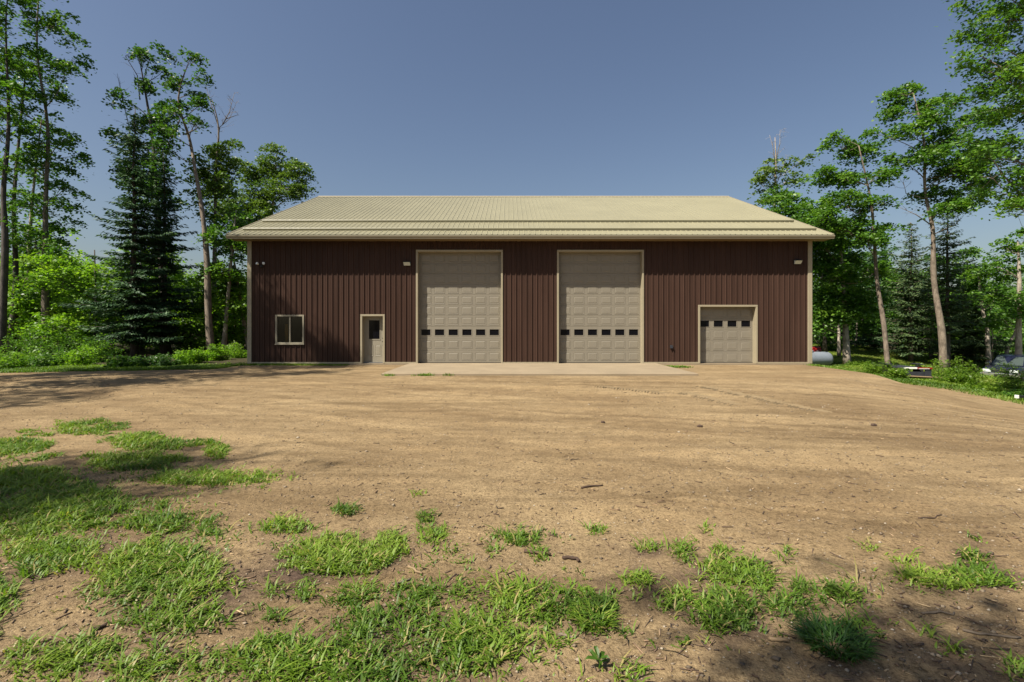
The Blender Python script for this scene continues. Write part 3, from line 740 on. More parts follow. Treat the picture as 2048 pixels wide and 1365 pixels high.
def tree_from_photo(name, label, cat, d, trunk, blobs, leafm, barkm, seed, leaf=(.17, .10), dens=1.0, bare=(), group=None, zbase=None, yspread=.5, per=64):
    """trunk: [(px, py, width px)], blobs: [(px, py, rx, ry)] in photo pixels, placed at distance d of the tree."""
    rng = np.random.default_rng(seed); S = d / F
    ks = min(1.4, max(1.0, d / 24)); leaf = (leaf[0] * ks, leaf[1] * ks); dens = dens * (1.35 if d > 25 else 1.0)
    bx = (trunk[0][0] - CX) * S; gz = zg1(bx, d) if zbase is None else zbase
    base = Vector((bx, d, gz - .05))
    tp = []
    for i, (px, py, wd) in enumerate(trunk):
        p = P(px, py, d) - base
        if i == 0: p = Vector((0, 0, 0))
        yo = 0 if i == 0 else rng.normal(0, .12) * i * .5
        tp.append((p.x, yo, p.z, max(.01, wd * S * .5 * (1 - .38 * min(1, i / (len(trunk) - 1))))))
    # drop guide points that would lie under the base
    tp = [tp[0]] + [q for q in tp[1:] if q[2] > .3]
    cm = catmull(tp, 4)
    root = thing(name, label, cat, base, 0, group)
    tb = MB()
    rs = [q[3] * (1.0 + .05 * rng.normal()) for q in cm]; rs[0] *= 1.25
    if len(rs) > 1: rs[1] *= 1.12
    tb.tube([Vector(q[:3]) for q in cm], rs, 9)
    cmv = np.array([q[:3] for q in cm]); cmr = np.array(rs)
    cents = []; 
    for (px, py, rx, ry) in blobs:
        c = P(px, py, d) - base; rx_, ry_ = rx * S, ry * S
        c.y += rng.normal(0, yspread) * max(rx_, .5)
        # limb from the trunk
        hd = math.hypot(c.x, c.y)
        za = c.z - .55 * math.hypot(c.x - np.interp(c.z, cmv[:, 2], cmv[:, 0]), c.y) - .2
        za = min(max(za, cmv[-1, 2] * .18), cmv[-1, 2])
        i = int(np.argmin(abs(cmv[:, 2] - za))); a = cmv[i]; r0 = min(cmr[i] * .5, .010 + .014 * (Vector(a) - c).length)
        lp = limb(tb, a, c, r0, .009, rng, 6, 6, .04)
        area = math.pi * rx * ry
        nl = int(area * S * S / (leaf[0] * leaf[1] * .5) * 2.9 * dens) + 30
        nc = max(3, int(nl / per))
        q = rng.normal(0, 1, (nc, 3)); q /= np.linalg.norm(q, axis=1, keepdims=True); q *= (rng.uniform(.12, 1, nc) ** .45)[:, None]
        pts = np.array(c) + q * np.array([rx_, max(rx_ * .85, .4), ry_])
        cents.append(pts)
        for pnt in pts:
            st = lp[min(len(lp) - 1, 2 + int(rng.integers(0, len(lp) - 2)))]
            limb(tb, st, pnt, .011, .004, rng, 3, 3, .05)
    for bl in bare:       # bare dead branches, polylines in px
        pp = [P(x_, y_, d) - base for x_, y_ in bl]
        for i_, q in enumerate(pp): q.y += rng.normal(0, .15) * i_
        r0 = .035
        tb.tube(pp, [r0 * (1 - .8 * i_ / (len(pp) - 1)) for i_ in range(len(pp))], 5)
        for i_ in range(1, len(pp)):
            for k in range(4):
                f = rng.uniform(0, 1); s0 = pp[i_ - 1].lerp(pp[i_], f)
                e0 = s0 + Vector((rng.normal(0, .28), rng.normal(0, .28), abs(rng.normal(.25, .2))))
                limb(tb, s0, e0, .012, .003, rng, 3, 3, 0)
                for kk in range(2):
                    limb(tb, s0.lerp(e0, rng.uniform(.4, .9)), e0 + Vector(rng.normal(0, .14, 3)), .006, .0025, rng, 3, 2, 0)
    tb.build('trunk', barkm, root, smooth=True, fixn=False)
    if cents:
        cen = np.concatenate(cents)
        L = cluster_leaves(cen, per, .175 * leaf[0] / .17 + .0016 * d, .085, rng)
        V, Q = leaf_quads(L, leaf[0], leaf[1], rng)
        crn = np.repeat(rng.uniform(0, 1, len(cen)), per)
        rnd = np.clip(.55 * crn + .45 * rng.uniform(0, 1, len(L)), 0, 1)
        link('crown', np_mesh('crown', V, Q, leafm, rnd), root)
    return root

def spruce(name, label, px, d, top_py, half_px, seed, mat, barkm, base_clear=.1, dens=1.0, droop=.32, power=.8, group=None, lean=0):
    rng = np.random.default_rng(seed); S = d / F
    bx = (px - CX) * S; base = Vector((bx, d, zg1(bx, d) - .05))
    H = EYE + (HY - top_py) * S - base.z; Rm = half_px * S
    root = thing(name, label, 'tree', base, 0, group)
    tb = MB(); tr = .012 * H + .03
    tb.tube([(lean * (k / 8) ** 1.5 + rng.normal(0, .02), rng.normal(0, .02), H * k / 8) for k in range(9)], [tr * (1 - k / 8.3) + .008 for k in range(9)], 8)
    C = []; Dn = []
    z = H * base_clear
    while z < H * .985:
        f = (z - H * base_clear) / (H * (1 - base_clear)); Rr = Rm * (1 - f) ** power * rng.uniform(.7, 1.15) + .10
        nb = max(4, int(rng.integers(6, 9)))
        a0 = rng.uniform(0, 6.28)
        for k in range(nb):
            a = a0 + 6.283 * k / nb + rng.normal(0, .2); Lb = Rr * rng.uniform(.4, 1.3); z_ = z; z = z + rng.normal(0, .09)
            dirv = np.array([math.cos(a), math.sin(a), 0])
            npt = max(3, int(Lb / .11)); u = np.linspace(.12, 1, npt)
            zz = z + (-droop * Lb * u + .22 * Lb * u ** 2.2) + f * .35 * Lb * u
            xo = lean * (z / H) ** 1.5
            pts = dirv[None] * (Lb * u)[:, None] + np.c_[np.full(npt, xo), np.zeros(npt), zz]
            tb.tube([Vector((xo, 0, z)), Vector(pts[npt // 2]), Vector(pts[-1])], [.006 + .010 * Lb, .009, .003], 4, cap=False)
            z = z_
            side = np.array([-dirv[1], dirv[0], 0])
            for i_ in range(npt):
                wdt = .32 * Lb * (1 - u[i_] * .75) + .05
                m_ = max(2, int((wdt / .06) * dens * 2.1))
                off = rng.uniform(-1, 1, m_)
                c_ = pts[i_] + side * (off * wdt)[:, None] + np.c_[rng.normal(0, .03, m_), rng.normal(0, .03, m_), -np.abs(off) * wdt * .3 + rng.normal(0, .03, m_) - .02]
                C.append(c_); dd = dirv * .75 + side * np.sign(off)[:, None] * .65 + np.c_[np.zeros(m_), np.zeros(m_), rng.normal(-.35, .25, m_)]
                Dn.append(dd)
        z += H * .028 * rng.uniform(.75, 1.25) + .04
    C = np.concatenate(C); Dn = np.concatenate(Dn); Dn /= np.linalg.norm(Dn, axis=1, keepdims=True); n = len(C)
    nn = rng.normal(0, .55, (n, 3)); nn[:, 2] += 1
    s = np.cross(Dn, nn); s /= np.linalg.norm(s, axis=1, keepdims=True)
    L = rng.uniform(.15, .32, n)[:, None]; W = rng.uniform(.055, .10, n)[:, None]
    V = np.stack([C - Dn * L * .5, C + s * W * .5, C + Dn * L * .5, C - s * W * .5], 1).reshape(-1, 3)
    tb.build('trunk', barkm, root, smooth=True, fixn=False)
    link('crown', np_mesh('crown', V, np.arange(n * 4).reshape(n, 4), mat, rng.uniform(0, 1, n)), root)
    return root

def shrub(name, label, px, py, d, rx, ry, seed, mat, group=None, leaf=(.11, .06), dens=1.0, cat='shrub'):
    """a bush standing on the ground: rx half width, ry height in px at distance d"""
    rng = np.random.default_rng(seed); S = d / F; bx = (px - CX) * S
    base = Vector((bx, d, zg1(bx, d) - .03)); W = rx * S; H = ry * S
    root = thing(name, label, cat, base, rng.uniform(0, 6), group); tb = MB(); cents = []
    ns = max(7, int(9 * W / max(H, .3)) + 5)
    for k in range(ns):
        a = rng.uniform(0, 6.28); r = W * math.sqrt(rng.uniform(0, 1)); hgt = H * rng.uniform(.55, 1.05) * (1 - .45 * (r / W) ** 2)
        tip = Vector((math.cos(a) * r, math.sin(a) * r * .8, hgt)); st = Vector((tip.x * .55, tip.y * .55, 0))
        lp = limb(tb, st, tip, .012, .004, rng, 4, 5, 0)
        for f in np.linspace(.12, 1, 8):
            p = lp[int(f * (len(lp) - 1))]
            for q in range(2): cents.append(np.array(p) + rng.normal(0, 1, 3) * np.array([.12, .12, .06]) * max(.6, H))
    cents = np.array(cents); cents[:, 2] = np.maximum(cents[:, 2], .05)
    per = max(6, int(13 * dens)); L = cluster_leaves(cents, per, .11 * max(.7, min(1.3, H)), .05, rng); L[:, 2] = np.maximum(L[:, 2], .02)
    V, Q = leaf_quads(L, leaf[0], leaf[1], rng, .6, .15)
    tb.build('stems', M['bark_dark'], root, fixn=False)
    rnd = np.clip(.5 * np.repeat(rng.uniform(0, 1, len(cents)), per) + .5 * rng.uniform(0, 1, len(L)), 0, 1)
    link('foliage', np_mesh('foliage', V, Q, mat, rnd), root)
    return root

# ------------------------------------------------------------------ trees, left side
T = tree_from_photo
T('broadleaf_tree', 'tall airy broadleaf tree with straight trunk near the left photo edge', 'tree', 28, [(92,720,14),(90,560,12),(86,400,9),(88,250,7),(78,100,5),(85,-70,3)],
  [(60,30,70,40),(115,50,45,35),(35,115,60,45),(128,105,32,22),(70,130,45,35),(60,205,65,45),(112,190,42,36),(152,150,24,10),(40,290,60,40),(98,290,48,38),(132,275,20,20),(100,365,45,22),(60,410,70,36),(122,405,32,12),(40,475,60,36),(100,490,48,26),(70,-45,90,45),(70,560,55,30)], M['leaf'], M['bark'], 11, dens=.48)
T('broadleaf_tree', 'dark trunked tree at the very left edge of the photo', 'tree', 26.5, [(2,720,14),(10,500,12),(2,380,10),(12,250,7),(5,50,4),(0,-40,3)],
  [(-25,50,60,50),(12,130,36,34),(-15,250,60,45),(10,330,40,30),(-25,430,60,36),(5,-20,50,36),(-60,150,60,60)], M['leaf'], M['bark_dark'], 12, dens=.45)
T('broadleaf_tree', 'slightly leaning dark tree second from the left photo edge', 'tree', 29, [(20,720,12),(28,560,10),(40,420,8),(30,300,7),(50,150,4)],
  [(28,320,40,26),(48,240,40,26),(45,150,45,30),(60,400,40,26),(10,460,40,28)], M['leaf'], M['bark_dark'], 13, dens=.45)
T('broadleaf_tree', 'tree with pale lower trunk just left of the tall airy tree', 'tree', 30, [(50,720,11),(58,600,10),(62,500,8),(76,380,6),(105,250,3)],
  [(80,350,40,26),(72,450,50,30),(102,250,36,26),(50,520,45,26),(120,330,30,18)], M['leaf'], M['bark_pale'], 14, dens=.5)
spruce('spruce_tree', 'tall dark spruce left of the barn, the larger of the pair', 268, 26.2, 215, 86, 21, M['needle'], M['bark_dark'], .09, .8, .34, .62)
spruce('spruce_tree', 'dark spruce standing between its larger twin and the curved trunk', 328, 27.6, 305, 70, 22, M['needle'], M['bark_dark'], .09, .8, .34, .6)
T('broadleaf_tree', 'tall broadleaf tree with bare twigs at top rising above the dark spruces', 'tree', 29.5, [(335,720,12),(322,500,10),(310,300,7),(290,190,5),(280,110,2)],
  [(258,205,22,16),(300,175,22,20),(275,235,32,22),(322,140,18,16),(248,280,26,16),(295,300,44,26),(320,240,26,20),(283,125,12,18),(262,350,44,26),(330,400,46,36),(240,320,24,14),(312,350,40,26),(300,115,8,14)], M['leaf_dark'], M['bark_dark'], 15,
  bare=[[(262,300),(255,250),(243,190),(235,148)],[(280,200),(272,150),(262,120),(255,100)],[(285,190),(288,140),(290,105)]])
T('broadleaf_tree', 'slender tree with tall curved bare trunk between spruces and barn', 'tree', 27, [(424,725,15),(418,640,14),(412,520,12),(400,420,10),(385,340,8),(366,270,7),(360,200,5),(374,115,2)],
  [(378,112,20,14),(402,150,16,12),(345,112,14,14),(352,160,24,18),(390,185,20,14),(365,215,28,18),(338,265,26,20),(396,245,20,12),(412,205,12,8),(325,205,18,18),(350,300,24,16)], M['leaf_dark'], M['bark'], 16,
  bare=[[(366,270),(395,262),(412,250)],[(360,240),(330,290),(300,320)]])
T('broadleaf_tree', 'half dead tree with bare forked top just left of the barn roof', 'tree', 32, [(425,720,10),(428,520,9),(431,345,6),(439,260,4),(430,205,2)],
  [(440,300,38,26),(425,335,55,34),(400,365,45,34),(450,375,38,26),(435,430,50,30),(465,285,16,12)], M['leaf_birch'], M['bark'], 17,
  bare=[[(434,300),(440,255),(455,235),(477,205)],[(439,260),(430,220),(418,180)],[(445,250),(460,225),(470,185)],[(452,238),(478,230)]])
T('birch_tree', 'thin pale birch leaning right beside the barn corner', 'tree', 28, [(446,725,9),(458,580,7),(468,486,5),(470,420,3)],
  [(462,430,32,26),(445,470,36,26),(470,500,26,24),(455,540,30,22)], M['leaf'], M['bark_pale'], 18)
T('birch_tree', 'pale crooked trunk leaning left from behind the barn corner', 'tree', 29, [(502,725,10),(490,655,9),(478,595,8),(466,520,5),(455,470,3)],
  [(450,490,34,24),(440,540,34,26),(465,575,24,22)], M['leaf_dark'], M['bark_pale'], 19)
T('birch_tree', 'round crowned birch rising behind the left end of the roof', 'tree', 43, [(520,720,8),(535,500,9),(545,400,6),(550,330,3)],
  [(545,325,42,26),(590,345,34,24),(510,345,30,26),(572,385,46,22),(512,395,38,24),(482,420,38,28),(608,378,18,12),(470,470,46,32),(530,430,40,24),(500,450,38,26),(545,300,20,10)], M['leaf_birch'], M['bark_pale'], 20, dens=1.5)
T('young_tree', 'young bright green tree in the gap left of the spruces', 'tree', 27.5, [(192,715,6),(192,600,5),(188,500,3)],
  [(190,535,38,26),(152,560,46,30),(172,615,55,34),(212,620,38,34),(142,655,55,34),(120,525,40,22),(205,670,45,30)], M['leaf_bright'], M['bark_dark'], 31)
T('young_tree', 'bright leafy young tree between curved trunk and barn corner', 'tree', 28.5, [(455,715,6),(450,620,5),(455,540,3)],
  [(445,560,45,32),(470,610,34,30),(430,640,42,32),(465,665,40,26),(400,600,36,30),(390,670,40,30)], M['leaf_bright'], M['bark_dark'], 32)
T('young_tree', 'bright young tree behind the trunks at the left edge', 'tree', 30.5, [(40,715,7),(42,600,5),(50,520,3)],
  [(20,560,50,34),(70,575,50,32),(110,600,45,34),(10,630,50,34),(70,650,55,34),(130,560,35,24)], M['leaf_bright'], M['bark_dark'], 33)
# trees standing left of and behind the photographer: they cast the long shadows on the yard
def off_tree(x, y, h, seed, label, rad=2.2):
    nsub = 8 if rad == .75 else 14
    rng = np.random.default_rng(seed); base = Vector((x, y, zg1(x, y) - .05)); root = thing('broadleaf_tree', label, 'tree', base, 0, 'trees around the yard outside the photo'); tb = MB()
    tb.tube([(rng.normal(0, .12), rng.normal(0, .12), h * k / 6) for k in range(7)], [.17 * (1 - k / 6.6) for k in range(7)], 8); cents = []
    for k in range(22):
        z = h * rng.uniform(.42, .98); a = rng.uniform(0, 6.28); r = rad * math.sin(min(1, (1.02 - z / h) * 2.2 + .15) * 1.5) * rng.uniform(.35, 1)
        c = Vector((math.cos(a) * r, math.sin(a) * r, z)); limb(tb, (0, 0, max(1, z - .6 * r - .3)), c, .05, .01, rng, 5, 5)
        q = rng.normal(0, 1, (nsub, 3)) * np.array([.5, .5, .28]); cents.append(np.array(c) + q)
    cen = np.concatenate(cents); L = cluster_leaves(cen, 26, .22, .1, rng); V, Q = leaf_quads(L, .16, .09, rng)
    tb.build('trunk', M['bark'], root, smooth=True, fixn=False); link('crown', np_mesh('crown', V, Q, M['leaf'], rng.uniform(0, 1, len(L))), root)
for k, (x, y, h, rad, lb) in enumerate([(-11.8, -.3, 14.9, .75, 'broadleaf tree left of the yard whose shadow crosses the near grass'), (-19, 5.5, 14.2, 1.5, 'broadleaf tree left of the yard shading the gravel edge'),
        (-16.7, 10.4, 17.0, 1.4, 'tall broadleaf tree left of the yard shading the gravel toward the barn'), (-18.6, 15.0, 16.6, 1.2, 'tall broadleaf tree left of the yard shading the barn corner'),
        (-17.3, 13.4, 17.4, 1.1, 'broadleaf tree left of the yard shading the barn wall below the window'), (-22.5, 11.5, 16.0, 1.8, 'broadleaf tree in the row left of the yard behind its neighbours'),
        (-2.1, -3.2, 11.4, 1.2, 'broadleaf tree behind the camera casting the shade at lower right'), (-4.5, -3.3, 11.3, .5, 'broadleaf tree behind the camera farther from the yard'),
        (10, -16, 13, 2.5, 'broadleaf tree behind the camera at the right'), (2, -20, 14, 2.6, 'broadleaf tree behind the camera at the far side of the clearing'), (-12, -17, 14, 2.5, 'broadleaf tree behind the camera at the left')]):
    off_tree(x, y, h, 200 + k, lb, rad)

# ------------------------------------------------------------------ trees, right side
T('birch_tree', 'greyish birch with bare twiggy top behind the right end of the roof', 'tree', 36, [(1545,720,8),(1548,420,6),(1552,330,4),(1550,275,2)],
  [(1530,370,24,22),(1562,330,26,16),(1600,322,22,12),(1525,330,18,16),(1545,398,32,18),(1592,355,22,16),(1535,345,16,12)], M['leaf_birch'], M['bark_pale'], 41, dens=.75,
  bare=[[(1550,330),(1545,295),(1540,270)],[(1552,320),(1562,285),(1556,262)],[(1545,390),(1565,340),(1580,310)]])
T('broadleaf_tree', 'small bright maple peeking over the right roof slope', 'tree', 31, [(1596,720,8),(1588,500,6),(1580,400,3)],
  [(1570,388,34,22),(1558,418,30,22),(1608,420,38,22),(1600,455,56,26),(1640,470,30,24),(1630,440,34,22)], M['leaf'], M['bark'], 42, dens=1.3)
T('broadleaf_tree', 'leafy tree with slim leaning trunk right of the barn in front of the lawn', 'tree', 27, [(1776,735,9),(1768,650,9),(1756,560,8),(1745,470,7),(1735,400,6),(1702,300,3)],
  [(1690,288,34,18),(1732,298,38,18),(1662,342,32,18),(1702,350,38,20),(1746,350,32,18),(1682,398,46,20),(1740,410,32,18),(1700,448,46,18),(1652,440,38,24),(1766,460,28,14),(1720,480,40,16),(1672,272,14,8)], M['leaf'], M['bark'], 43, dens=1.6)
T('broadleaf_tree', 'dense full leaved tree directly right of the barn corner', 'tree', 32, [(1694,705,12),(1690,600,10),(1680,480,6)],
  [(1650,495,38,26),(1702,515,44,26),(1662,555,48,28),(1722,565,38,28),(1650,610,38,28),(1690,630,40,20),(1742,600,28,36),(1640,535,26,26),(1700,590,40,24),(1745,540,26,22),(1640,650,26,18),(1645,455,38,24),(1690,478,40,22),(1625,480,26,24)], M['leaf'], M['bark_pale'], 44, dens=1.6)
T('broadleaf_tree', 'thin trunked tree close behind the dense tree by the barn corner', 'tree', 37, [(1678,700,6),(1677,620,5),(1672,520,3)],
  [(1660,470,40,26),(1640,520,30,30),(1690,560,40,26)], M['leaf_dark'], M['bark_pale'], 45)
T('broadleaf_tree', 'tallest right hand tree with thick bare reddish grey trunk beside the bush', 'tree', 28.5, [(1887,745,13),(1882,660,13),(1872,560,11),(1864,460,9),(1855,380,7),(1838,290,6),(1812,195,3)],
  [(1812,185,36,18),(1862,205,28,15),(1790,220,22,14),(1850,240,36,18),(1892,212,18,12),(1802,268,36,14),(1880,280,46,22),(1922,250,40,20),(1842,320,46,18),(1902,340,46,20),(1790,318,22,10),(1922,398,40,18),(1872,420,36,14),(1950,300,36,20),(1748,258,14,6),(1910,185,12,9),(1828,168,16,9),(1965,355,34,18),(1885,380,36,16),(1935,330,36,18)], M['leaf'], M['bark'], 46, dens=1.8,
  bare=[[(1862,450),(1830,430),(1790,410)],[(1866,470),(1905,450),(1930,435)],[(1858,400),(1820,385),(1800,365)]])
spruce('fir_tree', 'dark fir with straight trunk close behind the tallest right hand tree', 1895, 33, 400, 60, 51, M['needle_pale'], M['bark_dark'], .26, .42, .2, .6)
spruce('fir_tree', 'pale feathery fir behind the lawn right of the leaning trunk', 1822, 37, 445, 66, 52, M['needle_pale'], M['bark'], .1, .5, .28, .7)
spruce('fir_tree', 'dark fir at the back of the lawn left of the leaning trunk', 1745, 42, 500, 50, 53, M['needle'], M['bark_dark'], .05, .5, .3, .7)
spruce('fir_tree', 'feathery fir standing behind the parked truck', 1935, 38, 520, 70, 54, M['needle_pale'], M['bark'], .08, .8, .3, .7)
T('broadleaf_tree', 'large overhanging tree at the upper right photo corner', 'tree', 16.5, [(2175,800,26),(2165,500,22),(2140,250,16),(2090,50,9),(2060,-80,4)],
  [(1985,50,56,40),(2040,10,60,40),(1960,110,40,30),(2010,130,60,40),(1965,170,44,28),(2020,200,60,32),(2070,100,60,60),(2000,270,60,26),(2055,290,50,36),(1985,310,44,18),(2010,350,60,22),(2060,380,50,30),(2030,410,50,16),(1980,-20,60,40),(2100,200,60,60),(2120,350,60,50)], M['leaf'], M['bark'], 47, leaf=(.15, .08), dens=.9)
T('broadleaf_tree', 'broadleaf tree at the right photo edge behind the truck', 'tree', 33, [(2036,715,11),(2038,560,8),(2040,480,4)],
  [(2020,495,40,20),(2045,535,40,22),(2000,580,28,16),(2055,600,40,24),(1992,530,22,12),(2060,470,40,24),(2020,640,34,18)], M['leaf'], M['bark_pale'], 48)
T('birch_tree', 'pale twin stemmed birch behind the front of the truck', 'tree', 36, [(1977,718,9),(1975,660,9),(1968,615,7),(1958,540,4)],
  [(1950,550,34,20),(1975,580,28,18),(1940,600,28,18)], M['leaf'], M['bark_pale'], 49, bare=[[(1984,716),(1982,670),(1978,640),(1985,600)],[(1968,620),(1990,605),(2005,590)]])
T('birch_tree', 'strongly leaning thin trunk behind the truck roof', 'tree', 37, [(2006,716,7),(2018,690,7),(2030,662,6),(2045,600,4)],
  [(2045,610,34,22),(2020,600,28,18)], M['leaf'], M['bark_pale'], 50)
T('broadleaf_tree', 'slim reddish trunk standing left of the thick bare trunk', 'tree', 39, [(1863,715,7),(1860,680,7),(1857,640,5),(1850,560,3)],
  [(1850,560,36,22),(1870,600,34,22),(1835,610,30,20),(1855,520,30,20)], M['leaf_dark'], M['bark'], 55)
T('birch_tree', 'very thin pale birch stem at the lawn edge', 'tree', 44, [(1712,700,4),(1713,640,4),(1710,560,2)], [(1712,560,34,22),(1725,520,30,20)], M['leaf_dark'], M['bark_pale'], 56)
T('broadleaf_tree', 'slim tree in the dark woods behind the white post', 'tree', 46, [(1742,700,5),(1744,620,5),(1746,540,3)], [(1746,520,40,26),(1770,560,40,26),(1760,610,40,22)], M['leaf_dark'], M['bark'], 57)

T('broadleaf_tree', 'leafy tree filling the woods between the leaning and the thick trunk', 'tree', 40, [(1815,705,7),(1818,620,6),(1822,540,3)],
  [(1800,560,34,22),(1835,575,34,22),(1812,610,40,24),(1785,640,34,22),(1840,640,34,24),(1815,670,40,18)], M['leaf'], M['bark'], 58)
T('broadleaf_tree', 'leafy tree filling the woods right of the thick trunk', 'tree', 38, [(1928,712,7),(1925,620,6),(1920,540,3)],
  [(1915,540,32,22),(1940,575,32,22),(1915,610,38,24),(1945,640,34,22),(1910,665,34,20),(1930,500,24,16)], M['leaf'], M['bark'], 59)
T('broadleaf_tree', 'dense tree behind the propane tank at the barn corner', 'tree', 40, [(1650,705,8),(1645,600,6),(1640,500,3)],
  [(1640,500,34,26),(1665,545,34,26),(1640,590,34,26),(1670,630,36,24),(1640,660,30,20),(1715,640,34,24),(1720,600,34,24)], M['leaf_dark'], M['bark_dark'], 60)

# ------------------------------------------------------------------ woodland masses beyond
def woods(name, spots, seed, mat, kindlabel):
    rng = np.random.default_rng(seed); cents = []; tb = MB()
    for x, y, h, r in spots:
        z0 = zg1(x, y); 
        tb.tube([(x, y, z0 - .1), (x + rng.normal(0, .3), y, z0 + h * .5), (x + rng.normal(0, .4), y, z0 + h * .9)], [.14, .1, .03], 6)
        n = int(85 * r * h / 8)
        q = rng.normal(0, 1, (n, 3)); q /= np.linalg.norm(q, axis=1, keepdims=True); q *= (rng.uniform(.2, 1, n) ** .5)[:, None]
        cents.append(np.c_[x + q[:, 0] * r, y + q[:, 1] * r, z0 + h * .53 + q[:, 2] * h * .5])
    cen = np.concatenate(cents); L = cluster_leaves(cen, 16, .34, .16, rng); V, Q = leaf_quads(L, .27, .16, rng)
    rnd = np.clip(.6 * np.repeat(rng.uniform(0, 1, len(cen)), 16) + .4 * rng.uniform(0, 1, len(L)), 0, 1)
    lo = link(name, np_mesh(name, V, Q, mat, rnd), None, label=kindlabel, cat='woods', kind='stuff')
    tb.build('trunks', M['bark_dark'], lo, kind='stuff', fixn=False)
rng = np.random.default_rng(5)
woods('woodland', [(x, 33 + rng.uniform(-2, 5) + abs(x + 30) * .05, rng.uniform(5.5, 8.5), rng.uniform(1.7, 2.6)) for x in np.arange(-62, -15, 2.0)] + [(x, 46 + rng.uniform(-2, 4), rng.uniform(6.5, 9.5), 3.0) for x in np.arange(-62, -14, 3.0)]
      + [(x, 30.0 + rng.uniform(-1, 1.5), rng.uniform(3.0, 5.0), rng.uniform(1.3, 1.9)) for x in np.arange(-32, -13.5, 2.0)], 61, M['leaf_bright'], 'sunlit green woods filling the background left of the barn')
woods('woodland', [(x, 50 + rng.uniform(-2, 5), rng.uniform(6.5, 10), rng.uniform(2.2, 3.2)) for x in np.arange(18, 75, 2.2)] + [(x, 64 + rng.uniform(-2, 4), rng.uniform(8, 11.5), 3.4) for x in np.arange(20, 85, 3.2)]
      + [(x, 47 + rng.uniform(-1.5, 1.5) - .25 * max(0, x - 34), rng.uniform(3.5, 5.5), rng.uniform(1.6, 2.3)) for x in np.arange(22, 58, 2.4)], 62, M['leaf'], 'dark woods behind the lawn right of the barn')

# ------------------------------------------------------------------ shrubs
for k, (px, d, rx, ry, mt, lb) in enumerate([
    (20, 19.2, 60, 48, 'leaf_bright', 'low leafy shrub at the foot of the trunks on the left edge'),
    (105, 19.6, 45, 44, 'leaf', 'low shrub in front of the tall airy tree'),
    (160, 20.0, 40, 52, 'leaf_bright', 'pale green shrub right of the tall airy tree'),
    (205, 23, 34, 60, 'leaf', 'upright shrub left of the larger spruce'),
    (250, 19.4, 40, 30, 'leaf_dark', 'low dark shrub under the larger spruce'),
    (315, 19.8, 40, 30, 'leaf_dark', 'low dark shrub under the smaller spruce'),
    (378, 22, 34, 34, 'leaf_bright', 'low bright shrub left of the curved trunk'),
    (432, 24, 30, 32, 'leaf_bright', 'small shrub right of the curved trunk'),
    (476, 26, 26, 36, 'leaf_bright', 'bright low shrub beside the barn corner'),
    (60, 25, 60, 75, 'leaf', 'tall shrub behind the trunks on the left edge'),
    (135, 26, 50, 80, 'leaf_dark', 'tall dark shrub behind the pale green shrub')]):
    shrub('shrub', lb, px, 0, d, rx, ry, 70 + k, M[mt], dens=1.2)
for k, (px, d, rx, ry, mt, lb) in enumerate([
    (1762, 25.6, 20, 40, 'weed', 'leafy weeds round the base of the slim leaning trunk'),
    (1905, 24.0, 46, 58, 'weed', 'dense bright bush in front of the thick bare trunk'),
    (1925, 23.2, 24, 30, 'weed', 'low bush between the dense bush and the truck bumper'),
    (2018, 23.0, 20, 62, 'weed', 'upright leafy bush in front of the truck'),
    (1795, 24.0, 22, 26, 'weed', 'small weeds left of the low steel trailer'),
    (1970, 21.5, 36, 14, 'weed', 'yellowish low weeds along the track below the truck'),
    (2040, 20.0, 36, 16, 'leaf', 'darker weeds at the right photo edge below the truck'),
    (1660, 41.0, 30, 26, 'leaf_dark', 'dark shrub behind the propane tank'),
    (1715, 30.0, 20, 10, 'weed', 'tiny weeds on the shaded lawn near the propane tank')]):
    shrub('weed_bush' if mt == 'weed' else 'shrub', lb, px, 0, d, rx, ry, 90 + k, M[mt], dens=1.1)

# ------------------------------------------------------------------ grass
def blades(x, y, z, h, wd, rng, lean=.5, mat=None, name='grass', az=None):
    n = len(x); a = rng.uniform(0, 6.283, n) if az is None else az
    d = np.c_[np.cos(a), np.sin(a)]; s = np.c_[-d[:, 1], d[:, 0]]
    hh = h * rng.uniform(.55, 1.25, n); l = hh * np.abs(rng.normal(lean, .3, n)); w_ = wd * rng.uniform(.7, 1.3, n)
    b = np.c_[x, y, z]
    def pt(f, fw, fz, sg): return b + np.c_[d * (l * f)[:, None] + s * (w_ * fw * sg)[:, None], hh * fz]
    V = np.stack([pt(0, .4, 0, -1), pt(0, .4, 0, 1), pt(.35, .5, .6, 1), pt(.35, .5, .6, -1), pt(1, 0, .85, 1)], 1).reshape(-1, 3)
    i = np.arange(n) * 5
    return V, np.c_[i, i + 1, i + 2, i + 3], np.c_[i + 3, i + 2, i + 4]

